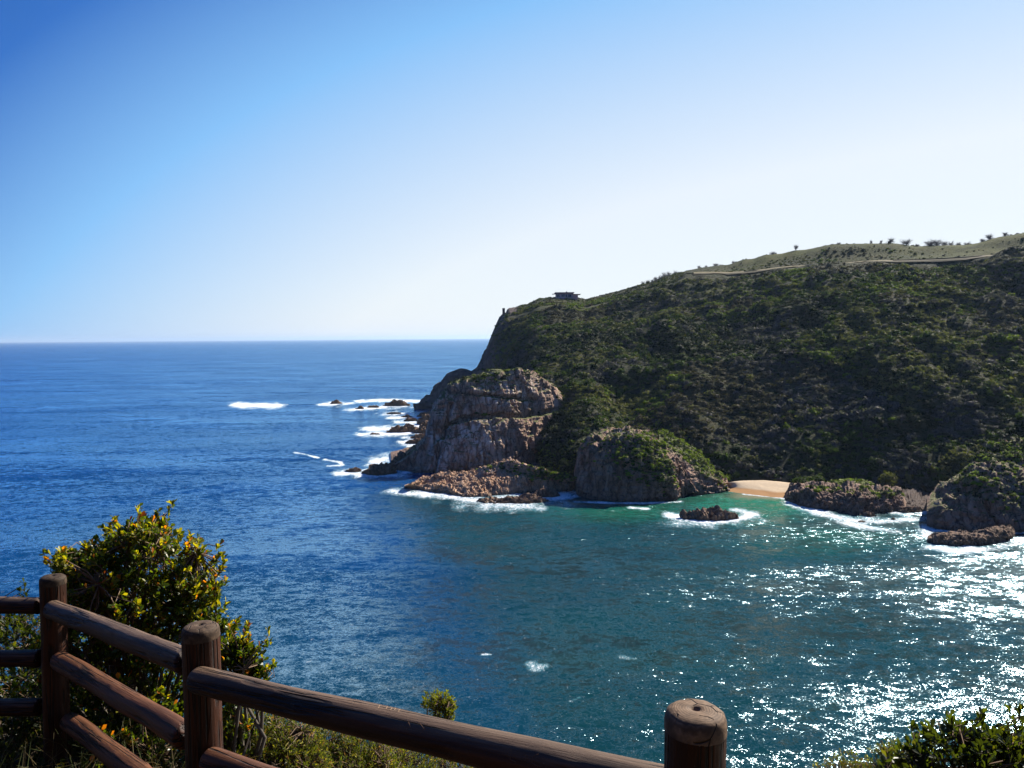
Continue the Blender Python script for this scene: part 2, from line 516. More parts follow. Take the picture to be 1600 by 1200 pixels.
        m2 = n.nodes.new('ShaderNodeVectorMath'); m2.operation = 'MULTIPLY'; L.new(v.outputs[0], m2.inputs[0]); m2.inputs[1].default_value = (amp * .8, amp, 0)
        if w is not None:
            m3 = n.nodes.new('ShaderNodeVectorMath'); m3.operation = 'SCALE'; L.new(m2.outputs[0], m3.inputs[0]); L.new(w, m3.inputs['Scale']); m2 = m3
        return m2.outputs[0]
    gust = ramp(n, noise_node(n, 0.012, 4, 0.6, pos, (.6, 1.2, 1), .8), [(0.36, 0.45), (0.64, 1.25)])
    def vadd(a, b):
        v = n.nodes.new('ShaderNodeVectorMath'); v.operation = 'ADD'; L.new(a, v.inputs[0])
        if isinstance(b, tuple): v.inputs[1].default_value = b
        else: L.new(b, v.inputs[1])
        return v.outputs[0]
    sl = vadd(vadd(slope(0.030, 0.55, 2, .5, (.5, 1.5, 1)), slope(0.011, 0.55, 2, .5, (.35, 2.4, 1), .2)), slope(0.16, 0.75, 3, .6, (.7, 1.3, 1)))
    sl = vadd(sl, slope(0.60, 1.6, 3, .6, (.75, 1.3, 1), .4, gust))
    sl = vadd(sl, slope(3.2, 2.05, 3, .65, (.85, 1.2, 1), .4, gust))
    nv_ = n.nodes.new('ShaderNodeVectorMath'); nv_.operation = 'NORMALIZE'; L.new(vadd(sl, (0, 0, 1)), nv_.inputs[0])
    b3 = nv_.outputs[0]
    df = n.nodes.new('ShaderNodeBsdfDiffuse'); L.new(c, df.inputs['Color'])
    gl = n.nodes.new('ShaderNodeBsdfGlossy'); gl.inputs['Roughness'].default_value = 0.16; L.new(b3, gl.inputs['Normal'])
    L.new(mix(n, A('bay'), (0.38, 0.70, 1.0), (0.64, 0.88, 1.0)), gl.inputs['Color'])
    fr = n.nodes.new('ShaderNodeFresnel'); fr.inputs['IOR'].default_value = 1.33; L.new(b3, fr.inputs['Normal'])
    p = n.nodes.new('ShaderNodeMixShader'); L.new(fr.outputs[0], p.inputs[0]); L.new(df.outputs[0], p.inputs[1]); L.new(gl.outputs[0], p.inputs[2])
    pf = principled(n, (0.66, 0.69, 0.72), 0.8, 0.2, bump(n, fn, 1.0, .5))
    ms = n.nodes.new('ShaderNodeMixShader'); L.new(fm, ms.inputs[0]); L.new(p.outputs[0], ms.inputs[1]); L.new(pf.outputs[0], ms.inputs[2])
    out(n, ms.outputs[0])
    o = make_mesh('sea', V, grid_faces(len(px), len(Y))[:, ::-1], m, attrs={'foam': foam, 'bay': bay, 'shal': shal, 'sand': sand})
    tag(o, kind='structure')
build_water()
# sea floor below everything, so nothing is open underneath
fl = make_mesh('sea_floor', [(-60000, -400, -14), (60000, -400, -14), (60000, 60000, -14), (-60000, 60000, -14)],
               np.array([[0, 1, 2, 3]]), mat_simple('sand_floor', (0.2, 0.17, 0.11)))
tag(fl, kind='structure')

# ------------------------------------------------------------------ headland
CREST = [(646, 639), (654, 630), (666, 620), (675, 615), (681, 602), (692, 595), (697, 585), (706, 581), (720, 576), (730, 577), (736, 580),
         (745, 574), (750, 565), (756, 555), (760, 545), (766, 530), (772, 515), (780, 497), (785, 491), (790, 490), (794, 482),
         (807, 480), (825, 475), (842, 467), (862, 465), (905, 468), (915, 469), (925, 466), (950, 460), (975, 453), (1000, 446), (1020, 441),
         (1039, 433), (1057, 429), (1072, 425), (1095, 419), (1121, 415), (1138, 414), (1162, 405), (1177, 404), (1194, 398),
         (1222, 396), (1241, 391), (1260, 390), (1300, 382), (1375, 380), (1394, 379), (1431, 385), (1506, 384), (1525, 381),
         (1562, 370), (1600, 364), (1680, 352), (1800, 340), (2000, 330), (2300, 330)]
CY = [(646, 551), (681, 552), (720, 553), (736, 556), (745, 562), (760, 568), (780, 575), (800, 580), (905, 590), (1000, 570), (1100, 530),
      (1200, 505), (1300, 480), (1400, 460), (1500, 445), (1600, 430), (1750, 400), (2000, 360), (2300, 330)]
FY = [(646, 543), (681, 540), (720, 530), (745, 505), (780, 420), (820, 345), (850, 290), (900, 262), (950, 270), (1000, 268), (1060, 262), (1140, 262),
      (1200, 258), (1250, 250), (1300, 250), (1400, 236), (1450, 230), (1500, 230), (1600, 232), (1700, 215), (1850, 185), (2000, 165), (2300, 140)]
ROAD = [(1072, 428.5), (1084, 427), (1150, 426), (1225, 418), (1300, 413), (1375, 408), (1487, 404), (1600, 398), (1750, 390), (2300, 372)]

def hill_cols():
    cx, cy = np.array(CREST, float).T
    cols = []
    for px, pc in CREST:
        Yc = np.interp(px, *np.array(CY, float).T); Yf = np.interp(px, *np.array(FY, float).T)
        D = Yc - Yf
        zc = P(px, pc, Yc)[2]
        A = lambda Y: float(P(px, 500, 1.0)[0] * Y)
        pt = lambda f, fz: (A(Yf + D * f), Yf + D * f, zc * fz)
        nodes = [(A(Yf - 3), Yf - 3, -3.0), pt(0.0, 0.0), pt(.11, .15), pt(.38, .49), pt(.66, .785)]
        if px >= 1072:
            Yr = Yf + .84 * D
            pr = np.interp(px, *np.array(ROAD).T)
            rp = P(px, pr + 1.2, Yr); ru = P(px, pr - 1.2, Yr + 2.5)
            ru2 = P(px, pr - 1.2 - .3 * (pr - pc), Yr + .35 * (Yc - Yr))
            nodes += [tuple(rp), tuple(ru), tuple(ru2)]
        else:
            nodes += [pt(.80, .89), pt(.81, .896), pt(.91, .96)]
        cr = P(px, pc, Yc); nodes.append(tuple(cr))
        back = np.interp(px, [646, 740, 800, 1000, 1200], [10, 30, 60, 120, 200])
        nodes.append((A(Yc + back * .3), Yc + back * .3, zc - back * .03))
        nodes.append((A(Yc + back), Yc + back, zc * .55))
        nodes.append((A(Yc + back * 1.8), Yc + back * 1.8, -4))
        cols.append((px, nodes))
    return cols

HG, HU, HV = sheet(hill_cols(), 620, [2, 10, 34, 36, 30, 3, 8, 16, 8, 10, 6])
def sm01(a, b, x):
    t = np.clip((x - a) / (b - a), 0, 1); return t * t * (3 - 2 * t)
hn = grid_normals(HG)
if hn[300, 40, 2] < 0: hn = -hn
fade = sm01(0.6, 2.0, HV)[None, :] * (1 - 0.92 * sm01(4.6, 5.0, HV) * (1 - sm01(9, 9.6, HV)))[None, :]
wide = sm01(700, 900, HU)[:, None]
gully = ridged(np.stack([HG[..., 0] * .018, HG[..., 1] * .006, HG[..., 2] * 0], -1), 3, 31)
disp = fade * (wide * (5.0 * gully + 3.0 * fbm(HG * .022, 3, 33)) + 1.6 * fbm(HG * .06, 4, 3) + .7 * fbm(HG * .3, 3, 4))
cl = (1 - sm01(730, 900, HU))[:, None]
calm = np.exp(-((HU - 1220) / 110.0) ** 2)[:, None] * (1 - sm01(2.0, 3.4, HV))[None, :]
disp = disp * (1 - .85 * calm) 
disp = disp + cl * fade * 2.2 * ridged(HG * np.array([.1, .1, .035]), 4, 12)
HG = HG + hn * disp[..., None]
hqx, hqy = project(HG)
grass = (sm01(5.9, 6.3, HV)[None, :] * sm01(1080, 1200, HU)[:, None]) * np.clip(.75 + 1.1 * fbm(HG * .02, 3, 8), 0, 1)
grass = np.maximum(grass, .8 * np.exp(-(((hqx - 1090) / 42) ** 2 + ((hqy - 452) / 12) ** 2)))
grass = np.maximum(grass, .7 * np.exp(-(((hqx - 845) / 30) ** 2 + ((hqy - 474) / 5) ** 2)))
rocky = (1 - sm01(-6, 22, hqx - np.interp(hqy, [480, 520, 560, 600], [800, 778, 775, 760]) + 12 * fbm(HG * .08, 3, 14)))
rocky = rocky * (hqx < 900)
def mat_hill():
    m, n, _, L = new_mat('hill_soil')
    g = geo(n); pos = g.outputs['Position']
    a = noise_node(n, 0.12, 7, 0.65, pos)
    c = ramp(n, a, [(0.32, (0.016, 0.024, 0.009)), (0.5, (0.032, 0.036, 0.014)), (0.68, (0.060, 0.050, 0.028))])
    gr = ramp(n, noise_node(n, 0.09, 6, 0.65, pos), [(0.35, (0.024, 0.034, 0.005)), (0.5, (0.052, 0.062, 0.008)), (0.7, (0.085, 0.076, 0.018))])
    c = mix(n, attr(n, 'grass').outputs['Fac'], c, gr)
    rk = ramp(n, noise_node(n, 0.2, 7, 0.7, pos, (1, 1, .4)), [(0.3, (0.035, 0.027, 0.028)), (0.5, (0.10, 0.075, 0.066)), (0.7, (0.18, 0.14, 0.12))])
    c = mix(n, attr(n, 'rocky').outputs['Fac'], c, rk)
    b = bump(n, noise_node(n, 0.8, 6, 0.7, pos), 1.0, 1.2)
    out(n, principled(n, c, 0.95, 0.1, b).outputs[0])
    return m
M_hill = mat_hill()
hill = make_mesh('headland', HG.reshape(-1, 3), grid_faces(len(HU), len(HV)), M_hill,
                 attrs={'grass': np.clip(grass, 0, 1).ravel(), 'rocky': np.clip(rocky, 0, 1).ravel()})
tag(hill, kind='structure')

def ribbon(name, path_px, half, mat, lift=0.25, vidx=None):
    """a track that follows the hill surface: offsets the grid rows between two parameters"""
    u0, u1, v0, v1 = path_px
    iu = np.where((HU >= u0) & (HU <= u1))[0]; iv = np.where((HV >= v0 - 1e-6) & (HV <= v1 + 1e-6))[0]
    S = HG[iu][:, iv] + hn[iu][:, iv] * lift
    o = make_mesh(name, S.reshape(-1, 3), grid_faces(len(iu), len(iv)), mat)
    tag(o, kind='structure'); return o
M_track = mat_simple('gravel_track', (0.16, 0.15, 0.07), 0.95, 0.1, 0.3, 0.4)
M_road = mat_simple('road_gravel', (0.085, 0.072, 0.04), 0.95, 0.1, 0.35, 0.4)
ribbon('road', (1084, 2300, 4.9, 5.7), 0, M_road, .5)

def hill_at_px(px, py):
    """surface point of the front slope whose projection is closest to the pixel"""
    d = (hqx[:, :128] - px) ** 2 + (hqy[:, :128] - py) ** 2
    i = np.unravel_index(np.argmin(d), d.shape)
    return HG[i]

def track(name, pts, w):
    P3 = []
    for (a, b) in zip(pts[:-1], pts[1:]):
        for t in np.linspace(0, 1, 10, endpoint=False):
            P3.append(hill_at_px(a[0] + (b[0] - a[0]) * t, a[1] + (b[1] - a[1]) * t))
    P3 = np.array(P3)
    V = np.concatenate([P3 + (0, -w * .5, .25), P3 + (0, w * .5, .25 + w * .5)])
    k = len(P3); i = np.arange(k - 1)
    o = make_mesh(name, V, np.stack([i, i + 1, i + 1 + k, i + k], -1), M_track)
    tag(o, kind='structure')
track('path', [(1212, 606), (1255, 607), (1310, 608)], .6)
track('path', [(1330, 611), (1370, 614), (1395, 622), (1415, 632)], .6)

# ------------------------------------------------------------------ rock sheets
def rock_sheet(name, cols, nu, segs, amp=1.6, seed=1, mat=None, spiky=0.0, strata=1.0, freq=.12, veg=None, pale=None, edge_fade=True, groove=None, edge_w=.06):
    G, U, V = sheet(cols, nu, segs)
    nrm = grid_normals(G)
    # point the normals up / to the front
    if nrm[nu // 2, len(V) // 3, 1] > 0: nrm = -nrm
    q = (G + 2.5 * np.stack([vnoise(G * .12, 7), vnoise(G * .12, 8), vnoise(G * .12, 9)], -1)) * np.array([1, 1, .32]) * freq
    f, cid = worley(q, seed)
    f2, cid2 = worley(G * np.array([1.2, 1, .35]) * freq * 3.1, seed + 11)
    big = fbm(G * freq * .45, 3, seed + 21)
    d = amp * (.75 * (cid - .5) * 2 * np.clip(f * 6, 0, 1) + .16 * (cid2 - .5) * 2 * np.clip(f2 * 5, 0, 1)
               - .6 * np.exp(-f * 16) - .08 * np.exp(-f2 * 14) + .7 * big + .45 * fbm(G * freq * 2.2, 4, seed) + strata * .35 * ridged(G * np.array([freq, freq, freq * 4]), 3, seed + 3))
    if groove is not None:
        gx, gy = project(G); d = d - groove(gx, gy, G)
    if spiky: d = d + spiky * ridged(G * freq * np.array([6, 3, 2]), 3, seed + 5)
    eu = np.minimum(np.arange(nu), nu - 1 - np.arange(nu)) / nu
    if edge_fade: d = d * sm01(0, edge_w, eu)[:, None]
    G = G + nrm * d[..., None]
    qx, qy = project(G)
    at = {'veg': (veg(qx, qy, G) if veg else np.zeros(qx.shape)).ravel(), 'pale': (pale(qx, qy, G) if pale else np.zeros(qx.shape)).ravel()}
    o = make_mesh(name, G.reshape(-1, 3), grid_faces(nu, len(V)), mat or M_cliff, attrs=at, smooth=False)
    return o, G, nrm

def bp(px, f, *rest):
    """column: foot pixel at water level, then (py, Y) nodes or ('z', z, Y) nodes"""
    pts = []
    Yf = Yz(px, f, 0.0) if not isinstance(f, tuple) else None
    if Yf is None:
        p0 = P(px, f[0], f[1]); pts += [(p0[0], p0[1] - 1.0, p0[2] - 4), tuple(p0)]; Yf = f[1]
    else:
        p0 = P(px, f, Yf); pts += [(p0[0], p0[1] - 2.0, -3.5), tuple(p0)]
    ax = p0[0] / p0[1]
    for r in rest:
        if r[0] == 'z': pts.append((ax * r[2], r[2], r[1]))
        elif r[0] == '+': pts.append(tuple(P(px, r[1], Yf + r[2])))
        else: pts.append(tuple(P(px, r[0], r[1])))
    return (px, pts)

def gauss(qx, qy, cx, cy, sx, sy): return np.exp(-(((qx - cx) / sx) ** 2 + ((qy - cy) / sy) ** 2))

# the large two-tier cliff
def cliff_cols():
    T = [  # px, foot(y,Y), ledge y, top y, topY
        (611, (735, 291), 733, 727, 293), (628, (739, 287), 735, 718, 292), (652, (742, 284), 730, 703, 291), (668, (743, 283), 716, 686, 292),
        (677, (743, 283), 700, 655, 294), (684, (743, 283), 690, 634, 296), (692, (743, 283), 680, 620, 298), (710, (743, 284), 664, 604, 301),
        (725, (743, 284), 654, 592, 303), (750, (741, 286), 651, 585, 306), (775, (738, 290), 650, 581, 309), (807, (731, 297), 649, 579, 313),
        (825, (724, 303), 647, 581, 317), (840, (718, 308), 645, 590, 321), (850, (713, 312), 643, 596, 325), (865, (703, 317), 641, 604, 329),
        (878, (691, 323), 639, 617, 332), (886, (682, 327), 640, 630, 334), (894, (670, 330), 652, 643, 337), (900, (668, 336), 660, 655, 342)]
    cols = []
    for px, (fy, fY), ly, ty, tY in T:
        p0 = P(px, fy, fY); ax = p0[0] / p0[1]
        zt = P(px, ty, tY)[2]
        step = 3.2 * min(1, max(0, (ly - ty) / 60.0))
        lY = fY + (tY - fY) * .30
        pts = [(p0[0], p0[1] - 2, -4), tuple(p0), tuple(P(px, fy + (ly - fy) * .5, fY + 1.5)), tuple(P(px, ly + 3, lY)),
               tuple(P(px, ly - 2, lY + step)), tuple(P(px, ly + (ty - ly) * .55, lY + step + (tY - lY - step) * .25)),
               tuple(P(px, ty + 2, tY - 2.5)), tuple(P(px, ty, tY)),
               (ax * (tY + 14), tY + 14, zt - 1.0), (ax * (tY + 40), tY + 40, zt * .5), (ax * (tY + 60), tY + 60, -4)]
        cols.append((px, pts))
    return cols
CLIFF, CG, CN = rock_sheet('sea_cliff', cliff_cols(), 420, [2, 34, 34, 5, 26, 22, 5, 6, 6, 3], amp=1.15, seed=3, freq=.15, edge_w=.22,
                           groove=lambda x, y, G: 4.2 * np.exp(-((y - np.interp(x, [690, 725, 775, 825, 862, 890], [668, 652, 650, 649, 643, 640]) + 2.5 * vnoise(G * .2, 3)) / 3.0) ** 2) * (x > 695) * (x < 885) + 2.2 * np.exp(-((y - (612 + .1 * (x - 700)) + 4 * vnoise(G * .15, 4)) / 2.5) ** 2) * (x > 700) * (x < 840) + 2.5 * np.exp(-((x - (700 - .25 * (y - 650))) / 3.5) ** 2) * (y > 630),
                           veg=lambda x, y, G: .35 * gauss(x, y, 760, 590, 60, 14) - .1 + .35 * gauss(x, y, 890, 640, 14, 40) + .25 * gauss(x, y, 770, 650, 70, 5),
                           pale=lambda x, y, G: 1.9 * gauss(x, y, 688, 675, 20, 50) + 1.3 * gauss(x, y, 735, 690, 45, 40) + 1.3 * gauss(x, y, 790, 612, 50, 24) + .05)
tag(CLIFF, 'two-tiered brown rock cliff streaked white, rising from the sea left of the green hillside', 'cliff')

# domed stack in front of the hill
def dome_cols():
    T = [(897, 766, 740, 250, 8), (902, 771, 718, 247, 10), (910, 776, 700, 243, 12), (922, 779, 685, 241, 14), (945, 782, 676, 240, 17),
         (975, 783, 674, 239, 19), (1000, 783, 676, 239, 19), (1018, 783, 684, 240, 18), (1034, 782, 702, 241, 15), (1048, 781, 728, 243, 12),
         (1058, 780, 750, 246, 9), (1066, 778, 768, 249, 5), (1069, 778, 776, 252, 2)]
    cols = []
    for px, fy, ty, fY, dep in T:
        fY = Yz(px, fy, 0)
        cols.append(bp(px, fy, (fy + (ty - fy) * .30, fY + dep * .06), (fy + (ty - fy) * .6, fY + dep * .2), (fy + (ty - fy) * .88, fY + dep * .55),
                       (ty, fY + dep), ('z', P(px, ty, fY + dep)[2] * .9, fY + dep * 1.7 + 4), ('z', -3, fY + dep * 2.2 + 10)))
    return cols
DOME, DG, DN = rock_sheet('rock_stack', dome_cols(), 260, [2, 26, 26, 24, 16, 12, 4], amp=1.15, seed=9, freq=.22, spiky=.15,
                          veg=lambda x, y, G: -.25 + .75 * gauss(x, y, 1012, 712, 38, 26) + .45 * gauss(x, y, 1040, 745, 18, 18) + .2 * gauss(x, y, 960, 680, 40, 8),
                          pale=lambda x, y, G: .9 * gauss(x, y, 975, 678, 40, 8) - .35)
tag(DOME, 'rounded dark rock stack with green growth over its right shoulder', 'rock stack')

def spur_cols():
    T = [(1030, 776, 676, 22), (1045, 776, 683, 20), (1060, 775, 694, 17), (1080, 774, 710, 15), (1100, 773, 727, 12), (1118, 771, 742, 9),
         (1132, 769, 753, 6), (1142, 766, 760, 4), (1148, 763, 761, 2)]
    cols = []
    for px, fy, ty, dep in T:
        fY = Yz(px, fy, 0)
        cols.append(bp(px, fy, (fy + (ty - fy) * .35, fY + dep * .1), (fy + (ty - fy) * .72, fY + dep * .4), (ty, fY + dep),
                       ('z', P(px, ty, fY + dep)[2] * .9, fY + dep * 1.6 + 3), ('z', -3, fY + dep * 2 + 12)))
    return cols
SPUR, SG, SN = rock_sheet('rock_spur', spur_cols(), 170, [2, 22, 22, 18, 8, 4], amp=1.0, seed=19, freq=.25,
                          veg=lambda x, y, G: -.3 + 1.0 * np.clip(1 - (y - np.interp(x, [1040, 1060, 1100, 1148], [682, 694, 727, 762])) / 22, 0, 1) * (x < 1128))
tag(SPUR, 'reddish rock spur with a bright green ridge sloping down to the sandy beach', 'rock spur')

def shelf_cols():
    T = [(632, 761, 759, 2.0), (645, 764, 754, 3), (662, 767, 747, 3), (685, 770, 742, 4), (705, 773, 739, 4.5), (725, 776, 737, 5), (745, 776, 733, 5.5),
         (765, 775, 727, 7), (785, 773, 722, 8), (805, 771, 722, 8.5), (825, 769, 727, 8), (845, 769, 733, 7), (865, 769, 740, 6), (885, 767, 744, 5.5), (903, 764, 747, 5)]
    cols = []
    for px, fy, ty, zt in T:
        fY = Yz(px, fy, 0); tY = Yz(px, ty, zt)
        zm = zt * .5; mY = fY + min(7, (tY - fY) * .35)
        cols.append(bp(px, fy, ('z', zm, mY), ('z', zm * 1.15, mY + (tY - mY) * .45), ('z', zt, tY), ('z', zt * .6, tY + 5), ('z', -3, tY + 12)))
    return cols
SHELF, HGs, HNs = rock_sheet('rock_shelf', shelf_cols(), 460, [2, 20, 26, 26, 8, 5], amp=.6, seed=29, freq=.5, spiky=.22, mat=M_shelf, strata=.6,
                             veg=lambda x, y, G: -.7 + 1.3 * gauss(x, y, 868, 745, 42, 7) + .8 * gauss(x, y, 830, 738, 12, 12),
                             pale=lambda x, y, G: .5 * gauss(x, y, 800, 732, 40, 8))
tag(SHELF, 'low jagged orange rock shelf running into the sea below the tall cliff', 'rock shelf')

def bank_cols():
    T = [(1226, 781, 779, 1), (1236, 785, 771, 3), (1256, 791, 764, 5), (1285, 797, 764, 6), (1310, 800, 768, 6), (1330, 804, 768, 6.5), (1345, 806, 772, 6),
         (1360, 804, 771, 6), (1385, 801, 770, 6), (1400, 799, 772, 5), (1410, 799, 782, 3), (1416, 799, 794, 1)]
    cols = []
    for px, fy, ty, zt in T:
        fY = Yz(px, fy, 0); tY = fY + zt * 1.6
        t2 = P(px, ty, tY)
        cols.append(bp(px, fy, (fy + (ty - fy) * .4, fY + zt * .4), (fy + (ty - fy) * .85, fY + zt * .9), (ty, tY), ('z', t2[2] + .3, tY + 8), ('z', -2, tY + 18)))
    return cols
BANK, BG, BN = rock_sheet('rock_bank', bank_cols(), 260, [2, 18, 18, 10, 8, 3], amp=.9, seed=39, freq=.4, spiky=.15, mat=mat_rock('bank_rock', [(0.06, 0.03, 0.02), (0.17, 0.09, 0.055), (0.26, 0.155, 0.10), (0.32, 0.21, 0.15)], pale_amt=.2, scale=1.8, wet=1.0),
                          veg=lambda x, y, G: -.35 + .5 * gauss(x, y, 1380, 772, 22, 6))
tag(BANK, 'brown rocky bank at the right end of the beach, capped with low green scrub', 'rock bank')

def outcrop_cols():
    T = [(1448, 822, 796, 2), (1454, 824, 787, 5), (1472, 828, 777, 9), (1485, 829, 765, 12), (1502, 830, 756, 14), (1514, 831, 742, 16), (1522, 832, 724, 18),
         (1540, 832, 712, 21), (1560, 832, 709, 23), (1583, 832, 703, 26), (1600, 831, 710, 27), (1640, 838, 700, 30), (1720, 860, 690, 32), (1850, 900, 690, 30)]
    cols = []
    for px, fy, ty, dep in T:
        fY = Yz(px, fy, 0)
        cols.append(bp(px, fy, (fy + (ty - fy) * .35, fY + dep * .12), (fy + (ty - fy) * .7, fY + dep * .4), (ty, fY + dep),
                       ('z', P(px, ty, fY + dep)[2] + 1.0, fY + dep + 10), ('z', -3, fY + dep + 40)))
    return cols
OUTC, OG, ON = rock_sheet('rock_outcrop', outcrop_cols(), 300, [2, 26, 26, 18, 8, 4], amp=1.2, seed=49, freq=.2,
                          veg=lambda x, y, G: -.12 + .3 * gauss(x, y, 1570, 708, 50, 14) + .5 * gauss(x, y, 1508, 750, 14, 8))
tag(OUTC, 'tall dark shaded rock outcrop with lit green rim at the right edge of the bay', 'rock outcrop')

def slab_cols():
    T = [(1449, 847, 838, 2), (1458, 850, 833, 4), (1480, 852, 832, 5), (1510, 852, 829, 6), (1535, 852, 830, 6), (1550, 850, 826, 6), (1565, 847, 822, 5), (1578, 843, 822, 4), (1586, 838, 829, 2)]
    cols = []
    for px, fy, ty, dep in T:
        fY = Yz(px, fy, 0); dep = 1.2 * dep
        tp = P(px, fy + (ty - fy) * .62, fY + .6)
        bz = max(tp[2], .3)
        cols.append(bp(px, fy, ('z', bz * .7, fY + .5), ('z', bz, fY + 1.3), ('z', bz * 1.05, Yz(px, ty, bz * 1.05)), ('z', -2, Yz(px, ty, bz * 1.05) + 4)))
    return cols
SLAB, _, _ = rock_sheet('rock_slab', slab_cols(), 200, [2, 10, 6, 14, 4], amp=.45, seed=59, freq=.6, mat=M_searock)
tag(SLAB, 'long flat brown rock slab in the water below the dark right-hand outcrop', 'rock')

# beach
def beach():
    cols = []
    for px, fy, ty in [(1120, 766, 757), (1140, 769, 754), (1160, 772, 751), (1185, 775, 751), (1210, 778, 752), (1230, 779, 754), (1250, 780, 757), (1275, 782, 760)]:
        fY = Yz(px, fy, -.1); a = P(px, fy, 1.0)[0]
        cols.append((px, [(a * (fY - 12), fY - 12, -1.6), (a * fY, fY, -.05), (a * (fY + 5), fY + 5, .55), tuple(PZ(px, ty, 2.2)), (a * (Yz(px, ty, 2.2) + 5), Yz(px, ty, 2.2) + 5, 1.0)]))
    G, U, V = sheet(cols, 80, [8, 10, 16, 6], True)
    G[..., 2] += .12 * fbm(G * .3, 3, 2) * sm01(1.2, 2, V)[None, :]
    m, n, _, L = new_mat('beach_sand')
    g = geo(n); sp = n.nodes.new('ShaderNodeSeparateXYZ'); L.new(g.outputs['Position'], sp.inputs[0])
    mr = n.nodes.new('ShaderNodeMapRange'); mr.inputs[1].default_value = .55; mr.inputs[2].default_value = .85
    L.new(sp.outputs['Z'], mr.inputs[0])
    nn = noise_node(n, 1.2, 5, .6, g.outputs['Position'])
    c = mix(n, mr.outputs[0], (0.28, 0.15, 0.06), mix(n, nn, (0.40, 0.30, 0.19), (0.52, 0.41, 0.28)))
    out(n, principled(n, c, .9, .1, bump(n, nn, .5, .1)).outputs[0])
    o = make_mesh('beach', G.reshape(-1, 3), grid_faces(80, len(V)), m)
    tag(o, kind='structure')
beach()

# cove pebble strip between bank and outcrop
def cove():
    cols = []
    for px, fy, ty in [(1408, 799, 786), (1425, 800, 784), (1445, 800, 780), (1465, 800, 778)]:
        fY = Yz(px, fy, -.3); a = P(px, fy, 1.0)[0]
        cols.append((px, [(a * (fY - 4), fY - 4, -2), (a * fY, fY, -.2), tuple(PZ(px, ty, .7)), (a * (Yz(px, ty, .7) + 10), Yz(px, ty, .7) + 10, 2.5)]))
    G, U, V = sheet(cols, 60, [4, 16, 6]); G[..., 2] += .4 * ridged(G * .9, 3, 4) * sm01(.8, 1.2, V)[None, :]
    tag(make_mesh('shingle_beach', G.reshape(-1, 3), grid_faces(60, len(V)), mat_simple('shingle', (.07, .05, .042), .9, .1, .4, 1.0, .2), smooth=False), kind='structure')
cove()

# ------------------------------------------------------------------ free standing sea rocks
ROCK_LABELS = [
 'small dark rock standing alone farthest out, right of the round white foam patch',
 'small dark rock awash left of the pair in the far foam streak', 'thin low rock right beside the small one in the far foam streak',
 'broad brown rock awash just off the foot of the far headland', 'thin flat rock below the broad rock off the far headland',
 'thin dark rock close in under the foot of the far headland', 'small humped rock just below the thin dark rock at the far headland',
 'flat rock touching the shore between far headland and tall cliff', 'dark rounded rock against the shore, second below the far headland',
 'tallest dark rock against the left flank of the tall cliff', 'long brown rock in white foam, midway between far headland and cliff tip',
 'low sliver of rock left of the long brown rock in foam', 'dark low rock below the tallest rock on the cliff flank', 'flat rock in foam just above the lit rocks of the cliff tip',
 'low pointed rock at the far left of the cliff tip', 'humped brown rock in foam left of the cliff tip', 'craggy sunlit brown rock joined to the left tip of the cliff',
 'dark craggy islet ringed with foam in the green bay', 'small brown boulder in front of the rocky bank', 'tiny dark rock in the glitter right of the small brown boulder',
 'long dark reef rock in foam in front of the orange shelf', 'low reef rock between the long reef rock and the orange shelf',
 'tiny low rock in the glitter left of the small brown boulder', 'tiny dark rock in the surge beside the rounded stack',
 'flat brown rock at the right end of the sandy beach', 'low dark rocks in the cove left of the shaded outcrop']
def sea_rock(k, px, py, hw, h):
    c = PZ(px, py, 0.0); s = c[1] / F
    rx = hw * s; H = h * s * 1.05 ; ry = max(rx * .5, H * 1.1) if hw < 30 else rx * .42
    nu, nv = (72, 22) if hw > 9 else (30, 10)
    if hw > 22: nu, nv = 150, 44
    th = np.linspace(0, 2 * math.pi, nu, endpoint=False); ph = np.linspace(0, 1, nv)
    T, Q = np.meshgrid(th, ph, indexing='ij')
    r = np.sin(Q * math.pi / 2) ** .9
    V = np.stack([np.cos(T) * r, np.sin(T) * r, np.zeros_like(T)], -1)
    sd_ = 100 + k * 7
    nz = np.cos(Q * math.pi / 2) ** .8
    ang = 1 + .22 * fbm(np.stack([np.cos(T) * 1.3, np.sin(T) * 1.3, T * 0 + k], -1), 3, sd_)
    V[..., 0] *= ang; V[..., 1] *= ang
    hgt = nz * (.72 + .5 * fbm(np.stack([V[..., 0] * 1.9, V[..., 1] * 1.2, T * 0 + k * 3.1], -1), 3, sd_))
    W = np.stack([V[..., 0] * rx, V[..., 1] * ry, hgt * H - (1 - nz) * 1.2], -1)
    W = W + np.array([c[0], c[1] + ry * .55, 0])
    fr = 1.0 / max(H, .6)
    f, cid = worley(W * np.array([1.6, 1.1, 1.3]) * fr * 1.1, sd_)
    jag = (cid - .5) * np.clip(f * 6, 0, 1) * .5 - .35 * np.exp(-f * 12) + .3 * ridged(W * fr * 2.5, 3, sd_ + 3)
    W[..., 2] += jag * H * .5 * (nz > .05)
    W[..., 0] += jag * H * .3 * np.cos(T); W[..., 1] += jag * H * .3 * np.sin(T)
    base = np.array([c[0], c[1] + ry * .55, 0.0])
    Vv = (W - base).reshape(-1, 3)
    i = np.arange(nu); F_ = []
    for j in range(nv - 1):
        a = i * nv + j; b = ((i + 1) % nu) * nv + j
        F_.append(np.stack([a, a + 1, b + 1, b], -1))
    o = make_mesh('sea_rock', Vv, np.concatenate(F_), M_searock, smooth=False, attrs={'pale': np.zeros(len(Vv)), 'veg': np.zeros(len(Vv))})
    o.location = base
    tag(o, ROCK_LABELS[k], 'rock', 'rocks standing in the surf')
for k, rk in enumerate(ROCKS): sea_rock(k, *rk)

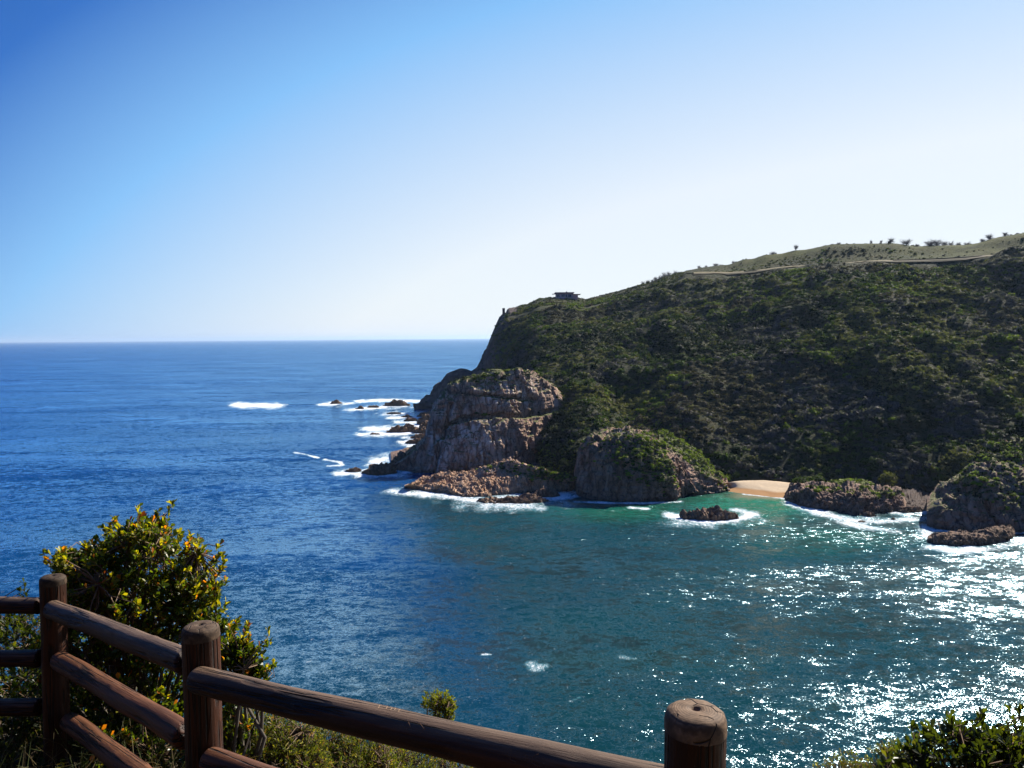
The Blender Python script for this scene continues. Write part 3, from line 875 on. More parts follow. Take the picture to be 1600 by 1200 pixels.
# ------------------------------------------------------------------ scrub on slopes
def unit_clump(nl, seed, flat=.8):
    """leafy dome: nl small triangles/quads spread through a half ellipsoid, on a dark lumpy core"""
    r = np.random.default_rng(seed)
    V = []; Fq = []; tone = []
    d = r.normal(size=(nl, 3)); d /= np.linalg.norm(d, axis=1)[:, None]; d[:, 2] = np.abs(d[:, 2]) * 1.1 - .15
    lump = 1 + .28 * vnoise(d * 2.1 + seed, seed)
    pos = d * (lump * (.72 + .3 * r.random(nl) ** .5))[:, None]; pos[:, 2] *= flat
    nrm = d + .7 * r.normal(size=(nl, 3)); nrm /= np.linalg.norm(nrm, axis=1)[:, None]
    t = np.cross(nrm, r.normal(size=(nl, 3))); t /= np.linalg.norm(t, axis=1)[:, None]; b = np.cross(nrm, t)
    s = (.13 + .11 * r.random(nl))[:, None]
    Q = np.stack([pos - t * s, pos + b * s * .8, pos + t * s, pos - b * s * .8], 1)
    V.append(Q.reshape(-1, 3)); tn = .75 + .5 * r.random(nl); tone.append(np.repeat(tn, 4))
    F0 = np.arange(nl * 4).reshape(-1, 4)
    # core
    nu, nv = 8, 4
    th = np.linspace(0, 2 * math.pi, nu, endpoint=False); ph = np.linspace(-.15, math.pi / 2, nv)
    T, H = np.meshgrid(th, ph, indexing='ij')
    C = np.stack([np.cos(T) * np.cos(H), np.sin(T) * np.cos(H), np.sin(H) * flat], -1).reshape(-1, 3)
    C *= (.74 * (1 + .25 * vnoise(C * 2.1 + seed, seed)))[:, None]
    i = np.arange(nu); Fc = []
    for j in range(nv - 1):
        a = i * nv + j; bb = ((i + 1) % nu) * nv + j
        Fc.append(np.stack([a, bb, bb + 1, a + 1], -1))
    V.append(C); tone.append(np.full(len(C), .8))
    return np.concatenate(V), np.concatenate([F0, np.concatenate(Fc) + nl * 4]), np.concatenate(tone)

CLUMPS = [unit_clump(46, 200 + k, [.8, .65, .95, .75, .55][k % 5]) for k in range(8)]

def sample_grid(G, n, wfun):
    A = G[:-1, :-1]; B = G[1:, :-1]; C = G[1:, 1:]; D = G[:-1, 1:]
    area = .5 * (np.linalg.norm(np.cross(B - A, C - A), axis=-1) + np.linalg.norm(np.cross(C - A, D - A), axis=-1))
    w = (area * wfun).ravel(); w = w / w.sum()
    k = rng.choice(len(w), n, p=w)
    u = rng.random(n)[:, None]; v = rng.random(n)[:, None]
    a, b, c, d = (x.reshape(-1, 3)[k] for x in (A, B, C, D))
    return a * (1 - u) * (1 - v) + b * u * (1 - v) + c * u * v + d * (1 - u) * v

PAL = {'lime': (.17, .21, .018), 'dark': (.015, .023, .008), 'green': (.040, .060, .010), 'bright': (.105, .130, .018), 'grey': (.078, .070, .074), 'olive': (.105, .100, .032), 'brown': (.060, .050, .034)}
def scrub(name, pts, rad, cols, mat=M_scrub, leafs=CLUMPS):
    Vs, Fs, Cs = [], [], []; off = 0
    which = rng.integers(0, len(leafs), len(pts))
    for w in range(len(leafs)):
        idx = np.where(which == w)[0]
        if len(idx) == 0: continue
        V, F0, tn = leafs[w]
        th = rng.random(len(idx)) * 6.283; c, s = np.cos(th)[:, None], np.sin(th)[:, None]
        r = rad[idx][:, None]
        x = (V[None, :, 0] * c - V[None, :, 1] * s) * r + pts[idx, 0:1]
        y = (V[None, :, 0] * s + V[None, :, 1] * c) * r + pts[idx, 1:2]
        z = V[None, :, 2] * r * (.75 + .5 * rng.random((len(idx), 1))) + pts[idx, 2:3]
        VV = np.stack([x, y, z], -1).reshape(-1, 3)
        FF = (F0[None] + (np.arange(len(idx)) * len(V))[:, None, None]).reshape(-1, 4) + off
        CC = (cols[idx][:, None, :] * tn[None, :, None]).reshape(-1, 3)
        Vs.append(VV); Fs.append(FF); Cs.append(CC); off += len(VV)
    o = make_mesh(name, np.concatenate(Vs), np.concatenate(Fs), mat, smooth=False, colors=np.concatenate(Cs))
    tag(o, kind='stuff'); return o

def pick_cols(pts, qx, qy, greenish=.5):
    """species mix by place: patches of each kind"""
    n = len(pts)
    a = 1.25 * fbm(pts * .022, 4, 61) + .14 * rng.normal(size=n) + .25 * np.exp(-(((qx - 900) / 130) ** 2 + ((qy - 560) / 90) ** 2))
    b = 1.25 * fbm(pts * .034, 4, 71) + .14 * rng.normal(size=n) + .45 * np.exp(-(((qx - 1100) / 90) ** 2 + ((qy - 640) / 70) ** 2))
    c = np.tile(np.array(PAL['green']), (n, 1))
    c[a < -.15] = PAL['dark']
    c[b > .28] = PAL['grey']
    br = (a > .48) | (rng.random(n) < .03); c[br] = PAL['bright']
    ol = ((a > .1) & (b < -.35)) | (rng.random(n) < .75 * np.exp(-(((qx - 1460) / 90) ** 2 + ((qy - 540) / 80) ** 2))) | (rng.random(n) < .6 * np.exp(-(((qx - 1090) / 70) ** 2 + ((qy - 450) / 22) ** 2))); c[ol] = PAL['olive']
    bn = (b > .2) & (a > .25); c[bn] = PAL['brown']
    rd = rng.random(n); c[rd < .06] = PAL['grey']; c[(rd > .06) & (rd < .10)] = PAL['olive']
    return c * (.8 + .4 * rng.random((n, 1)))

c0 = HG[:-1, :-1]
qx0, qy0 = hqx[:-1, :-1], hqy[:-1, :-1]
wv = np.ones(c0.shape[:2])
vv = HV[:-1][None, :] * np.ones((len(HU) - 1, 1))
wv *= (vv > 1.0) & (vv < 8.6)
wv *= (vv < 4.6) | (vv > 6.05)
wv *= 1 - .95 * np.clip(grass[:-1, :-1], 0, 1)
wv *= 1 - .93 * np.clip(rocky[:-1, :-1], 0, 1)
wv *= np.where(qx0 > 1720, .12, 1.0)
wv *= np.where(c0[..., 1] > 400, .75, 1.0)
NS = 27000
pts = sample_grid(HG, NS, wv)
sx, sy = project(pts)
rad = .75 + 1.35 * rng.random(NS) ** 2.6
rad *= 1 + .25 * fbm(pts * .03, 2, 77)
large = rng.random(NS) < .03 * (1 + np.sign(fbm(pts * .02, 2, 87))); rad[large] = 1.7 + 1.5 * rng.random(large.sum())
up = sy < np.interp(sx, [640, 1072, 1600, 2300], [0, 432, 402, 380])   # above the road: low plants only
rad[up] *= .5
crest_py = np.interp(sx, *np.array(CREST, float).T)
rad *= np.clip((sy - crest_py) / 8, np.where(sx < 1080, .55, .3), 1)
pts[:, 2] -= rad * .15
scrub('hillside_scrub', pts, rad, pick_cols(pts, sx, sy))

def cover(name, G, n, wfun, r0, r1, palette, probs):
    p = sample_grid(G, n, wfun)
    q = rng.choice(len(palette), n, p=probs)
    cols = np.array([PAL[x] for x in palette])[q] * (.75 + .5 * rng.random((n, 1)))
    rad = r0 + (r1 - r0) * rng.random(n) ** 1.5
    p[:, 2] -= rad * .2
    return scrub(name, p, rad, cols)
def gw(G, fun):
    x, y = project(G); return np.clip(fun(x, y, G), 0, None)[:-1, :-1]
cover('slope_grass', HG, 1500, gw(HG, lambda x, y, G: (gauss(x, y, 875, 728, 26, 18) + .8 * gauss(x, y, 1015, 660, 16, 26) + .5 * gauss(x, y, 1050, 690, 14, 14)) * (G[..., 1] < 340) * (G[..., 2] > .5)),
      .3, .9, ['green', 'lime', 'olive', 'dark'], [.25, .45, .2, .1])
cover('cliff_scrub', CG, 420, gw(CG, lambda x, y, G: 1.2 * gauss(x, y, 765, 588, 75, 12) * (y < np.interp(x, [690, 725, 775, 825, 880], [628, 606, 594, 592, 628])) + .8 * gauss(x, y, 890, 640, 16, 45) + .5 * gauss(x, y, 780, 649, 80, 4)),
      .5, 1.5, ['dark', 'green', 'bright', 'grey'], [.35, .3, .2, .15])
cover('stack_scrub', DG, 2000, gw(DG, lambda x, y, G: 1.0 * 1.4 * gauss(x, y, 1015, 712, 36, 30) + .6 * gauss(x, y, 1042, 742, 14, 16) + .25 * gauss(x, y, 960, 690, 50, 12) + .1 * gauss(x, y, 950, 715, 35, 20)),
      .35, .95, ['dark', 'green', 'lime', 'olive', 'grey'], [.12, .33, .37, .08, .10])
cover('spur_scrub', SG, 1100, gw(SG, lambda x, y, G: (np.clip(1 - (y - np.interp(x, [1040, 1060, 1100, 1148], [682, 694, 727, 762])) / 20, 0, 1)) * (x < 1132) * (y < 775)),
      .35, .9, ['dark', 'green', 'lime', 'olive'], [.1, .25, .55, .1])
cover('shelf_scrub', HGs, 1000, gw(HGs, lambda x, y, G: gauss(x, y, 868, 742, 34, 7) + .6 * gauss(x, y, 850, 728, 18, 6) + .15 * gauss(x, y, 790, 730, 30, 6)),
      .25, .8, ['green', 'lime', 'olive', 'brown'], [.3, .4, .2, .1])
cover('outcrop_scrub', OG, 1700, gw(OG, lambda x, y, G: gauss(x, y, 1575, 706, 60, 16) + .5 * gauss(x, y, 1510, 750, 18, 14) + .3 * gauss(x, y, 1560, 760, 40, 30)),
      .4, 1.1, ['dark', 'green', 'lime', 'grey'], [.3, .35, .25, .10])
cover('bank_scrub', BG, 260, gw(BG, lambda x, y, G: gauss(x, y, 1385, 771, 22, 5) + .6 * gauss(x, y, 1300, 765, 40, 3)),
      .4, 1.1, ['dark', 'green', 'lime'], [.2, .4, .4])

# low scrub hugging the skyline
def ridge():
    px = np.concatenate([rng.uniform(930, 1080, 190), rng.uniform(1080, 1420, 70), rng.uniform(1420, 1530, 90), rng.uniform(1530, 1640, 40)])
    Yc = np.interp(px, *np.array(CY, float).T); py = np.interp(px, *np.array(CREST, float).T)
    p = P(px, py + .6, Yc); p[:, 1] += rng.uniform(-3, 4, len(px))
    r_ = np.where(px < 1080, .6 + 1.2 * rng.random(len(px)) ** 2, .3 + .9 * rng.random(len(px)) ** 2)
    cols = np.array([PAL['grey'], PAL['dark'], PAL['brown'], PAL['olive']])[rng.integers(0, 4, len(px))]
    scrub('ridge_scrub', p, r_, cols)
ridge()

# ------------------------------------------------------------------ single shrubs that stand out
BIG = [unit_clump(420, 300 + k, .85) for k in range(3)]
for b_i, (V, F0, tn) in enumerate(BIG):
    pass
def lone_shrub(px, py, wpx, Y, pal, label, k=0, group=None, zs=1.0):
    p = P(px, py, Y); s = Y / F; r = wpx * s * .5
    V, F0, tn = BIG[k % 3]
    # finer leaves on a lobed body
    Vn = V.copy()
    o = make_mesh('shrub', Vn * r * np.array([1, .8, zs]), F0, M_scrub, smooth=False, colors=(np.array(PAL[pal])[None] * tn[:, None]))
    o.location = p; o.rotation_euler.z = k * 1.3
    tag(o, label, 'shrub', group); return o
def small_leaf_fix():
    for i, (V, F0, tn) in enumerate(BIG):
        n = 420
        Q = V[:n * 4].reshape(n, 4, 3); c = Q.mean(1, keepdims=True)
        V[:n * 4] = (c + (Q - c) * .5).reshape(-1, 3)
small_leaf_fix()
GB = 'shrubs on the slope above the beach'
for k, a in enumerate([
    (1132, 748, 22, 262, 'lime', 'bright green round shrub at the left back corner of the sandy beach'),
    (1150, 745, 20, 263, 'green', 'darker green shrub just right of the bright one behind the beach'),
    (1252, 757, 30, 250, 'green', 'wide green shrub directly behind the right end of the beach'),
    (1278, 752, 26, 249, 'green', 'mid green shrub between the wide beach shrub and the long green mound'),
    (1330, 764, 88, 240, 'bright', 'long low bright green mound of shrub above the rocky bank'),
    (1388, 752, 36, 240, 'olive', 'olive rounded shrub right of the long green mound above the bank'),
    (1365, 768, 30, 236, 'green', 'small green shrub on top of the rocky bank near its right end'),
    (905, 735, 18, 262, 'dark', 'dark shrub in the grass just left of the rounded stack'),
    (880, 725, 18, 268, 'dark', 'dark shrub on the grassy slope above the orange shelf'),
    (1180, 690, 30, 290, 'grey', 'grey leafless thicket on the slope above the beach'),
    (1225, 685, 34, 292, 'grey', 'grey thicket higher right on the slope above the beach'),
    ]): lone_shrub(*a, k=k, group=GB, zs=.42 if a[2] > 50 else 1.0)

# ------------------------------------------------------------------ skyline bare trees
def tube(path, radii, sides=5):
    path = np.asarray(path, float); n = len(path)
    d = np.gradient(path, axis=0); d /= np.linalg.norm(d, axis=1)[:, None] + 1e-9
    ref = np.where(np.abs(d[:, 2:3]) > .9, np.array([[1., 0, 0]]), np.array([[0, 0, 1.]]))
    a = np.cross(d, ref); a /= np.linalg.norm(a, axis=1)[:, None] + 1e-9; b = np.cross(d, a)
    th = np.linspace(0, 2 * math.pi, sides, endpoint=False)
    V = path[:, None] + np.asarray(radii)[:, None, None] * (np.cos(th)[None, :, None] * a[:, None] + np.sin(th)[None, :, None] * b[:, None])
    i = np.arange(n - 1)[:, None] * sides; j = np.arange(sides)[None]
    Fq = np.stack([i + j, i + (j + 1) % sides, i + sides + (j + 1) % sides, i + sides + j], -1).reshape(-1, 4)
    return V.reshape(-1, 3), Fq
class Acc:
    def __init__(s): s.V = []; s.F = []; s.C = []; s.n = 0
    def add(s, V, F_, c=None):
        s.V.append(V); s.F.append(F_ + s.n); s.n += len(V)
        if c is not None: s.C.append(np.broadcast_to(c, (len(V), 3)))
    def build(s, name, mat, parent=None, smooth=True):
        return make_mesh(name, np.concatenate(s.V), np.concatenate(s.F), mat, parent, smooth, np.concatenate(s.C) if s.C else None)
def bare_tree(px, py, hpx, wpx, Y, label, seed, group):
    r = np.random.default_rng(seed); s = Y / F
    base = P(px, py, Y); H = hpx * s; W = wpx * s * .5
    root = empty('bare_tree', base); tag(root, label, 'tree', group)
    t = Acc(); c = Acc()
    top = np.array([r.normal() * .25 * W, 0, H * (.35 + .3 * r.random())])
    t.add(*tube([(0, 0, -.6), top * .5 + r.normal(size=3) * .05 * H, top], [.16, .12, .08], 5))
    for k in range(int(14 + wpx * .8)):
        ang = r.random() * 6.283; st = top * r.random()
        en = np.array([math.cos(ang) * W * (.25 + .75 * r.random()), math.sin(ang) * W * .7, H * (.15 + .85 * r.random())])
        md = (st + en) / 2 + np.array([0, 0, .08 * H]) + r.normal(size=3) * .05 * W
        c.add(*tube([st, md, en], [.06, .045, .02], 4))
        for q in range(16):
            f = .3 + .6 * r.random(); s0 = st * (1 - f) + en * f
            e2 = s0 + np.array([r.normal() * .32 * W, r.normal() * .25 * W, r.normal() * .16 * H + .06 * H])
            c.add(*tube([s0, e2], [.03, .012], 3))
    t.build('trunk', M_baretree, root); c.build('crown', M_baretree, root)
    return root
cxs, cys = np.array(CREST, float).T
GT = 'bare trees along the ridge skyline'
TREES = [(1005, 6, 6), (1012, 7, 7), (1019, 6, 6), (1025, 8, 8), (1032, 8, 8), (1038, 9, 8), (1045, 9, 9), (1055, 8, 6), (1060, 5, 5),
         (1093, 6, 6), (1103, 4, 5), (1118, 5, 8), (1146, 4, 5), (1207, 5, 8), (1244, 11, 7), (1310, 4, 6), (1361, 6, 4), (1377, 5, 4), (1392, 8, 10),
         (1416, 10, 16), (1434, 5, 6), (1452, 11, 14), (1464, 13, 18), (1476, 9, 10), (1486, 8, 8), (1498, 7, 8), (1511, 7, 9), (1536, 6, 8), (1547, 10, 11), (1570, 7, 8)]
def crestY(px): return float(np.interp(px, *np.array(CY, float).T))
ORD = ['first', 'second', 'third', 'fourth', 'fifth', 'sixth', 'seventh', 'eighth', 'ninth', 'tenth', 'eleventh', 'twelfth', 'thirteenth', 'fourteenth', 'fifteenth', 'sixteenth',
       'seventeenth', 'eighteenth', 'nineteenth', 'twentieth', 'twenty-first', 'twenty-second', 'twenty-third', 'twenty-fourth', 'twenty-fifth', 'twenty-sixth', 'twenty-seventh', 'twenty-eighth', 'twenty-ninth', 'thirtieth']
SPEC = {14: 'tall thin bare tree alone on the ridge where the grassy hilltop begins', 22: 'largest wide bare tree in the dip of the right-hand skyline',
        19: 'wide bare bush-like tree on the skyline at the left lip of the dip', 28: 'bare leaning tree on the skyline where the ridge rises at far right'}
for k, (px, h, w) in enumerate(TREES):
    lab = SPEC.get(k) or ('small bare tree on the ridge skyline, %s from the left' % ORD[k])
    bare_tree(px, float(np.interp(px, cxs, cys)) + 1.0, h * 1.0, w * 1.35, crestY(px) - 1, lab, 500 + k, GT)
lone_shrub(1590, 368, 9, crestY(1590), 'dark', 'dark dense bush on the highest skyline at the right edge', k=2)

# ------------------------------------------------------------------ house and pillar
def box_mesh(x0, x1, y0, y1, z0, z1, bev=0.0):
    V = np.array([(x, y, z) for x in (x0, x1) for y in (y0, y1) for z in (z0, z1)], float)
    Fq = np.array([[0, 1, 3, 2], [4, 6, 7, 5], [0, 4, 5, 1], [2, 3, 7, 6], [0, 2, 6, 4], [1, 5, 7, 3]])
    return V, Fq
def box(name, dims, mat, parent):
    V, Fq = box_mesh(*dims); return make_mesh(name, V, Fq, mat, parent, smooth=False)
def house():
    Y = 574.0; s = Y / F; b = P(887, 470.0, Y)
    h = empty('house', b)
    tag(h, 'low flat-roofed pinkish house on the clifftop of the headland', 'house')
    pink = mat_simple('pink_render', (.72, .36, .30), .9, .1, .1, .5)
    slate = mat_simple('roof_slab', (.16, .11, .13), .8, .2, .2, .5)
    blue = mat_simple('mauve_wall', (.60, .40, .40), .8, .2, .15, .5)
    glass = mat_simple('window_glass', (.02, .03, .06), .1, .6, .1, .5)
    trim = mat_simple('tan_trim', (.55, .38, .24), .8, .2, .15, .5)
    box('wall', (-8.6, 4.0, 0, 9, -1.0, 5.6), blue, h)
    box('side_wing', (4.0, 7.6, -.6, 8, -3, 4.6), pink, h)
    rf = box('roof', (-9.4, 4.8, -1.4, 9.6, 5.6, 6.3), slate, h)
    box('roof', (3.0, 9.6, -1.6, 8.6, 4.62, 4.95), slate, h)
    box('roof', (-11.4, -8.7, -.6, 5, 5.0, 5.3), slate, h)
    box('roof_vent', (-1.0, -.2, 2, 3, 6.31, 7.1), slate, rf)
    for x0, x1, z0, z1 in [(-8.0, -6.0, 3.0, 4.8), (-4.6, -2.2, 3.0, 4.8), (.2, 2.6, 2.8, 4.8), (-1.6, -.4, 2.8, 4.8), (-1.4, 1.6, -.2, 1.5), (2.2, 3.6, -.2, 1.5)]:
        w = box('window', (x0, x1, -.12, .05, z0, z1), glass, h)
        box('sill', (x0 - .1, x1 + .1, -.3, -.14, z0 - .18, z0 - .02), trim, w)
    box('balcony', (-2.0, 4.0, -1.3, -.02, 1.7, 2.35), trim, h)
    box('pillar', (-2.0, -1.7, -1.3, -1.0, -2.6, 1.68), trim, h)
    box('pillar', (2.6, 2.9, -1.3, -1.0, -3.0, 1.68), trim, h)
    box('terrace', (-9.2, 7.8, -2.0, -.7, -4.0, -1.05), trim, h)
house()
def clifftop_pillar():
    Y = 577.0; b = P(787, 491, Y); s = Y / F
    o = empty('stone_pillar', b); tag(o, 'narrow dark stone pillar standing at the lip of the far cliff', 'pillar')
    m = mat_simple('pillar_stone', (.06, .045, .05), .9, .1, .2, 1.0)
    box('shaft', (-.95, .95, -.9, .9, -2.5, 4.2), m, o)
    box('cap', (-1.05, 1.05, -1.0, 1.0, 4.21, 4.5), m, o)
clifftop_pillar()

# ------------------------------------------------------------------ near slope under the viewpoint
POST = [(-2.50, 4.10, -1.27), (-1.125, 2.70, -1.02), (0.388, 1.60, -0.797)]   # x, y, top z relative to the eye
fa = np.array([POST[2][0] - POST[0][0], POST[2][1] - POST[0][1]]); fl_ = np.linalg.norm(fa); fdir = fa / fl_
fnor = np.array([-fdir[1], fdir[0]])                    # points away from the viewer (towards the sea)
if fnor[1] < 0: fnor = -fnor
def near_ground(x, y):
    rel = np.stack([x - POST[0][0], y - POST[0][1]], -1)
    along = rel @ fdir; across = rel @ fnor
    z = -2.40 + along * .155
    z = np.clip(z, -2.9, -1.5)
    d = np.maximum(across - .25, y - 4.95 + 0 * across)
    d = np.clip(d, 0, None)
    drop = np.where(d < 3, .75 * d + .02 * d * d, .75 * 3 + .18 + (d - 3) * 1.15)
    back = np.clip(-y - 1.2, 0, 6)                      # unseen bare bank added behind the viewer to hold sky light off the fence
    return EYE + z - drop + back * 1.7
def build_near():
    xs = np.concatenate([np.linspace(-70, -8, 40), np.linspace(-7.8, 8, 130), np.linspace(8.4, 70, 40)])
    ys = np.concatenate([np.linspace(-9, 12, 130), np.linspace(12.5, 75, 60)])
    X, Y = np.meshgrid(xs, ys, indexing='ij')
    Z = near_ground(X, Y)
    G = np.stack([X, Y, Z], -1)
    d = np.clip((Y - 5) / 20, 0, 1)
    G[..., 2] += .05 * fbm(G * 1.6, 4, 91) + d * 1.2 * ridged(G * .15, 4, 92)
    G[..., 2] = np.maximum(G[..., 2], -4)
    m, n, _, L = new_mat('near_soil')
    g = geo(n); a = noise_node(n, 5, 8, .7, g.outputs['Position'])
    c = ramp(n, a, [(.3, (.02, .016, .010)), (.55, (.055, .042, .026)), (.75, (.11, .09, .055))])
    out(n, principled(n, c, .95, .1, bump(n, a, 1, .05)).outputs[0])
    tag(make_mesh('ground', G.reshape(-1, 3), grid_faces(len(xs), len(ys)), m), kind='structure')
build_near()

# ------------------------------------------------------------------ wooden fence
def mat_wood(name, base, grey, axis=2, weather=.85, top=(.62, 1.0)):
    m, n, _, L = new_mat(name)
    tc = n.nodes.new('ShaderNodeTexCoord'); ob = tc.outputs['Object']
    st = [26, 26, 26]; st[axis] = .9
    fine = noise_node(n, 2.2, 9, .7, ob, tuple(st), .5)
    st2 = [6, 6, 6]; st2[axis] = .9
    lo = noise_node(n, 1.3, 5, .65, ob, tuple(st2), .6)
    fc = ramp(n, fine, [(.30, 0.0), (.68, 1.0)])
    c = mix(n, fc, tuple(x * .28 for x in base), tuple(x * 1.5 for x in base))
    c = mix(n, ramp(n, lo, [(.42, .75), (.6, 0.0)]), c, tuple(x * .25 for x in base))
    g = geo(n); sn = n.nodes.new('ShaderNodeSeparateXYZ'); L.new(g.outputs['Normal'], sn.inputs[0])
    wz = math_n(n, 'ADD', sn.outputs['Z'], math_n(n, 'MULTIPLY', math_n(n, 'SUBTRACT', lo, .5), 1.9))
    wm = math_n(n, 'MULTIPLY', ramp(n, wz, [(top[0], 0.0), (top[1], 1.0)]), weather)
    c = mix(n, wm, c, mix(n, fc, tuple(x * .45 for x in grey), tuple(x * 1.35 for x in grey)))
    # long drying splits, kept to some stretches of the pole
    def splits(sc, stretch, width, keep, seedoff):
        st3 = [sc, sc, sc]; st3[axis] = stretch
        mp = n.nodes.new('ShaderNodeVectorMath'); mp.operation = 'ADD'; L.new(ob, mp.inputs[0]); mp.inputs[1].default_value = (seedoff, seedoff * 2, seedoff * 3)
        cr = noise_node(n, 1.0, 4, .5, mp.outputs[0], tuple(st3), .2)
        cm = ramp(n, math_n(n, 'ABSOLUTE', math_n(n, 'SUBTRACT', cr, .52)), [(.0, 0.0), (width, 1.0)])
        st4 = [7, 7, 7]; st4[axis] = 1.6
        k = ramp(n, noise_node(n, 1.0, 2, .5, mp.outputs[0], tuple(st4)), [(keep, 1.0), (keep + .05, 0.0)])
        return math_n(n, 'MAXIMUM', cm, k)
    cm = math_n(n, 'MULTIPLY', splits(15, .5, .035, .50, 0.0), splits(24, .9, .03, .46, 3.0))
    c = mix(n, cm, (.006, .004, .003), c)
    b1 = bump(n, fine, .9, .006); b2 = bump(n, cm, 1.0, .010, b1)
    out(n, principled(n, c, .6, .25, b2).outputs[0])
    return m
M_post = mat_wood('post_wood', (.058, .016, .0045), (.080, .048, .028), weather=.6)
M_rail = mat_wood('rail_wood', (.052, .015, .005), (.135, .086, .054), top=(.45, .95))
M_rail_red = mat_wood('red_rail_wood', (.120, .031, .008), (.14, .072, .036), weather=.45, top=(.6, 1.1))
M_endgrain = None
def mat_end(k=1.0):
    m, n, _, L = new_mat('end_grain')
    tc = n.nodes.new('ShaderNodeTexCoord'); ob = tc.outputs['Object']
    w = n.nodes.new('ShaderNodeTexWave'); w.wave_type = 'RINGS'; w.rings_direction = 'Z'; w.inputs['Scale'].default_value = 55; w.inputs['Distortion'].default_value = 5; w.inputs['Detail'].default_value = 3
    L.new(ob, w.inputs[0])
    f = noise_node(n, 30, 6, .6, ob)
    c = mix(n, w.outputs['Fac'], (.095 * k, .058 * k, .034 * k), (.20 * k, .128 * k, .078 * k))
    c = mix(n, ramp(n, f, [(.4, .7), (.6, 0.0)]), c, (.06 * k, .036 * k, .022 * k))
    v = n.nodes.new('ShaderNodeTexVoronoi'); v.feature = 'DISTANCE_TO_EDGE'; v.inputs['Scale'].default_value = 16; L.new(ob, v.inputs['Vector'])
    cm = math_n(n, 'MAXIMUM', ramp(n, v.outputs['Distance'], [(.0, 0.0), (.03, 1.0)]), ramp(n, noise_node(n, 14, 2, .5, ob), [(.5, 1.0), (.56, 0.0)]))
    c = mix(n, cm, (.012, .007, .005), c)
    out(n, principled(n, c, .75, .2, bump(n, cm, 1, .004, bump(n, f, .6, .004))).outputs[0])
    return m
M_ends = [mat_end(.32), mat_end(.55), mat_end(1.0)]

fence = empty('wooden_fence', (POST[1][0], POST[1][1], EYE + POST[1][2] - 1.1))
tag(fence, 'round-pole wooden fence with three posts and dark reddish rails along the cliff edge', 'fence')
FO = np.array(fence.location)

def lathe(profile, sides, seed, amp=.003):
    prof = np.array(profile); th = np.linspace(0, 2 * math.pi, sides, endpoint=False)
    V = np.zeros((len(prof), sides, 3))
    V[..., 0] = prof[:, 0:1] * np.cos(th); V[..., 1] = prof[:, 0:1] * np.sin(th); V[..., 2] = prof[:, 1:2]
    nn = fbm(np.stack([V[..., 0] * 14, V[..., 1] * 14, V[..., 2] * 2.2], -1) + seed, 4, seed)
    k = 1 + amp * nn / .065 * (prof[:, 0:1] > .01)
    V[..., 0] *= k; V[..., 1] *= k
    i = np.arange(len(prof) - 1)[:, None] * sides; j = np.arange(sides)[None]
    Fq = np.stack([i + j, i + (j + 1) % sides, i + sides + (j + 1) % sides, i + sides + j], -1).reshape(-1, 4)
    return V.reshape(-1, 3), Fq

def make_post(k, x, y, zt, r=.065):
    L_ = 1.35
    body = [(r * 1.02, -L_)] + [(r * (1 + .012 * math.sin(z * 7 + k)), z) for z in np.linspace(-L_ + .02, -.045, 60)]
    V, Fq = lathe(body, 64, 11 + k, .0018)
    o = make_mesh('post', V, Fq, M_post, fence)
    o.location = Vector((x, y, EYE + zt)) - Vector(FO)
    o.rotation_euler = (.01 * (k - 1), .012 * (1 - k), k * 1.1)
    # domed weathered head with a dark pith hole
    top = [(r * 1.003, -.046), (r * 1.004, -.030), (r * .985, -.018), (r * .93, -.008), (r * .82, -.002), (r * .6, .001), (r * .35, .002), (r * .16, .001), (r * .11, -.008), (.001, -.012)]
    V, Fq = lathe(top, 64, 31 + k, .0015)
    V[:, 2] += .0015 * vnoise(V * 60, 3)
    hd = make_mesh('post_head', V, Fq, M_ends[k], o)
    return o
for k, (x, y, z) in enumerate(POST): make_post(k, x, y, z, .065)

def make_rail(a, b, ra, rb, seed, mat=None):
    a = np.array(a, float); b = np.array(b, float)
    d = b - a; Ln = np.linalg.norm(d)
    prof = []
    for t in np.linspace(0, 1, 9): prof.append((ra * math.sin(t * math.pi / 2), -ra * .55 * math.cos(t * math.pi / 2)))
    for z in np.linspace(.01, Ln, 110)[0:]: prof.append((ra + (rb - ra) * z / Ln + .0012 * math.sin(z * 9 + seed), z))
    for t in np.linspace(0, 1, 9)[1:]: prof.append((rb * math.cos(t * math.pi / 2), Ln + rb * .4 * math.sin(t * math.pi / 2)))
    V, Fq = lathe(prof, 56, 50 + seed, .0022)
    # gentle crookedness and knots
    z = V[:, 2]
    V[:, 0] += .004 * np.sin(z * 2.6 + seed) + .0015 * np.sin(z * 7 + 2 * seed)
    V[:, 1] += .004 * np.sin(z * 2.1 + 1.7 * seed) + .0015 * np.sin(z * 6 + seed)
    rr = np.random.default_rng(seed)
    for q in range(5):
        zk = rr.random() * Ln; ak = rr.random() * 6.28
        th = np.arctan2(V[:, 1], V[:, 0]); dd = np.angle(np.exp(1j * (th - ak)))
        V[:, :2] *= (1 + .07 * np.exp(-((z - zk) / .03) ** 2 - (dd / .35) ** 2))[:, None]
    o = make_mesh('rail', V, Fq, mat or M_rail, fence)
    o.location = Vector(a) + Vector((0, 0, EYE)) - Vector(FO)
    o.rotation_euler = Vector(d).to_track_quat('Z', 'Y').to_euler()
    return o
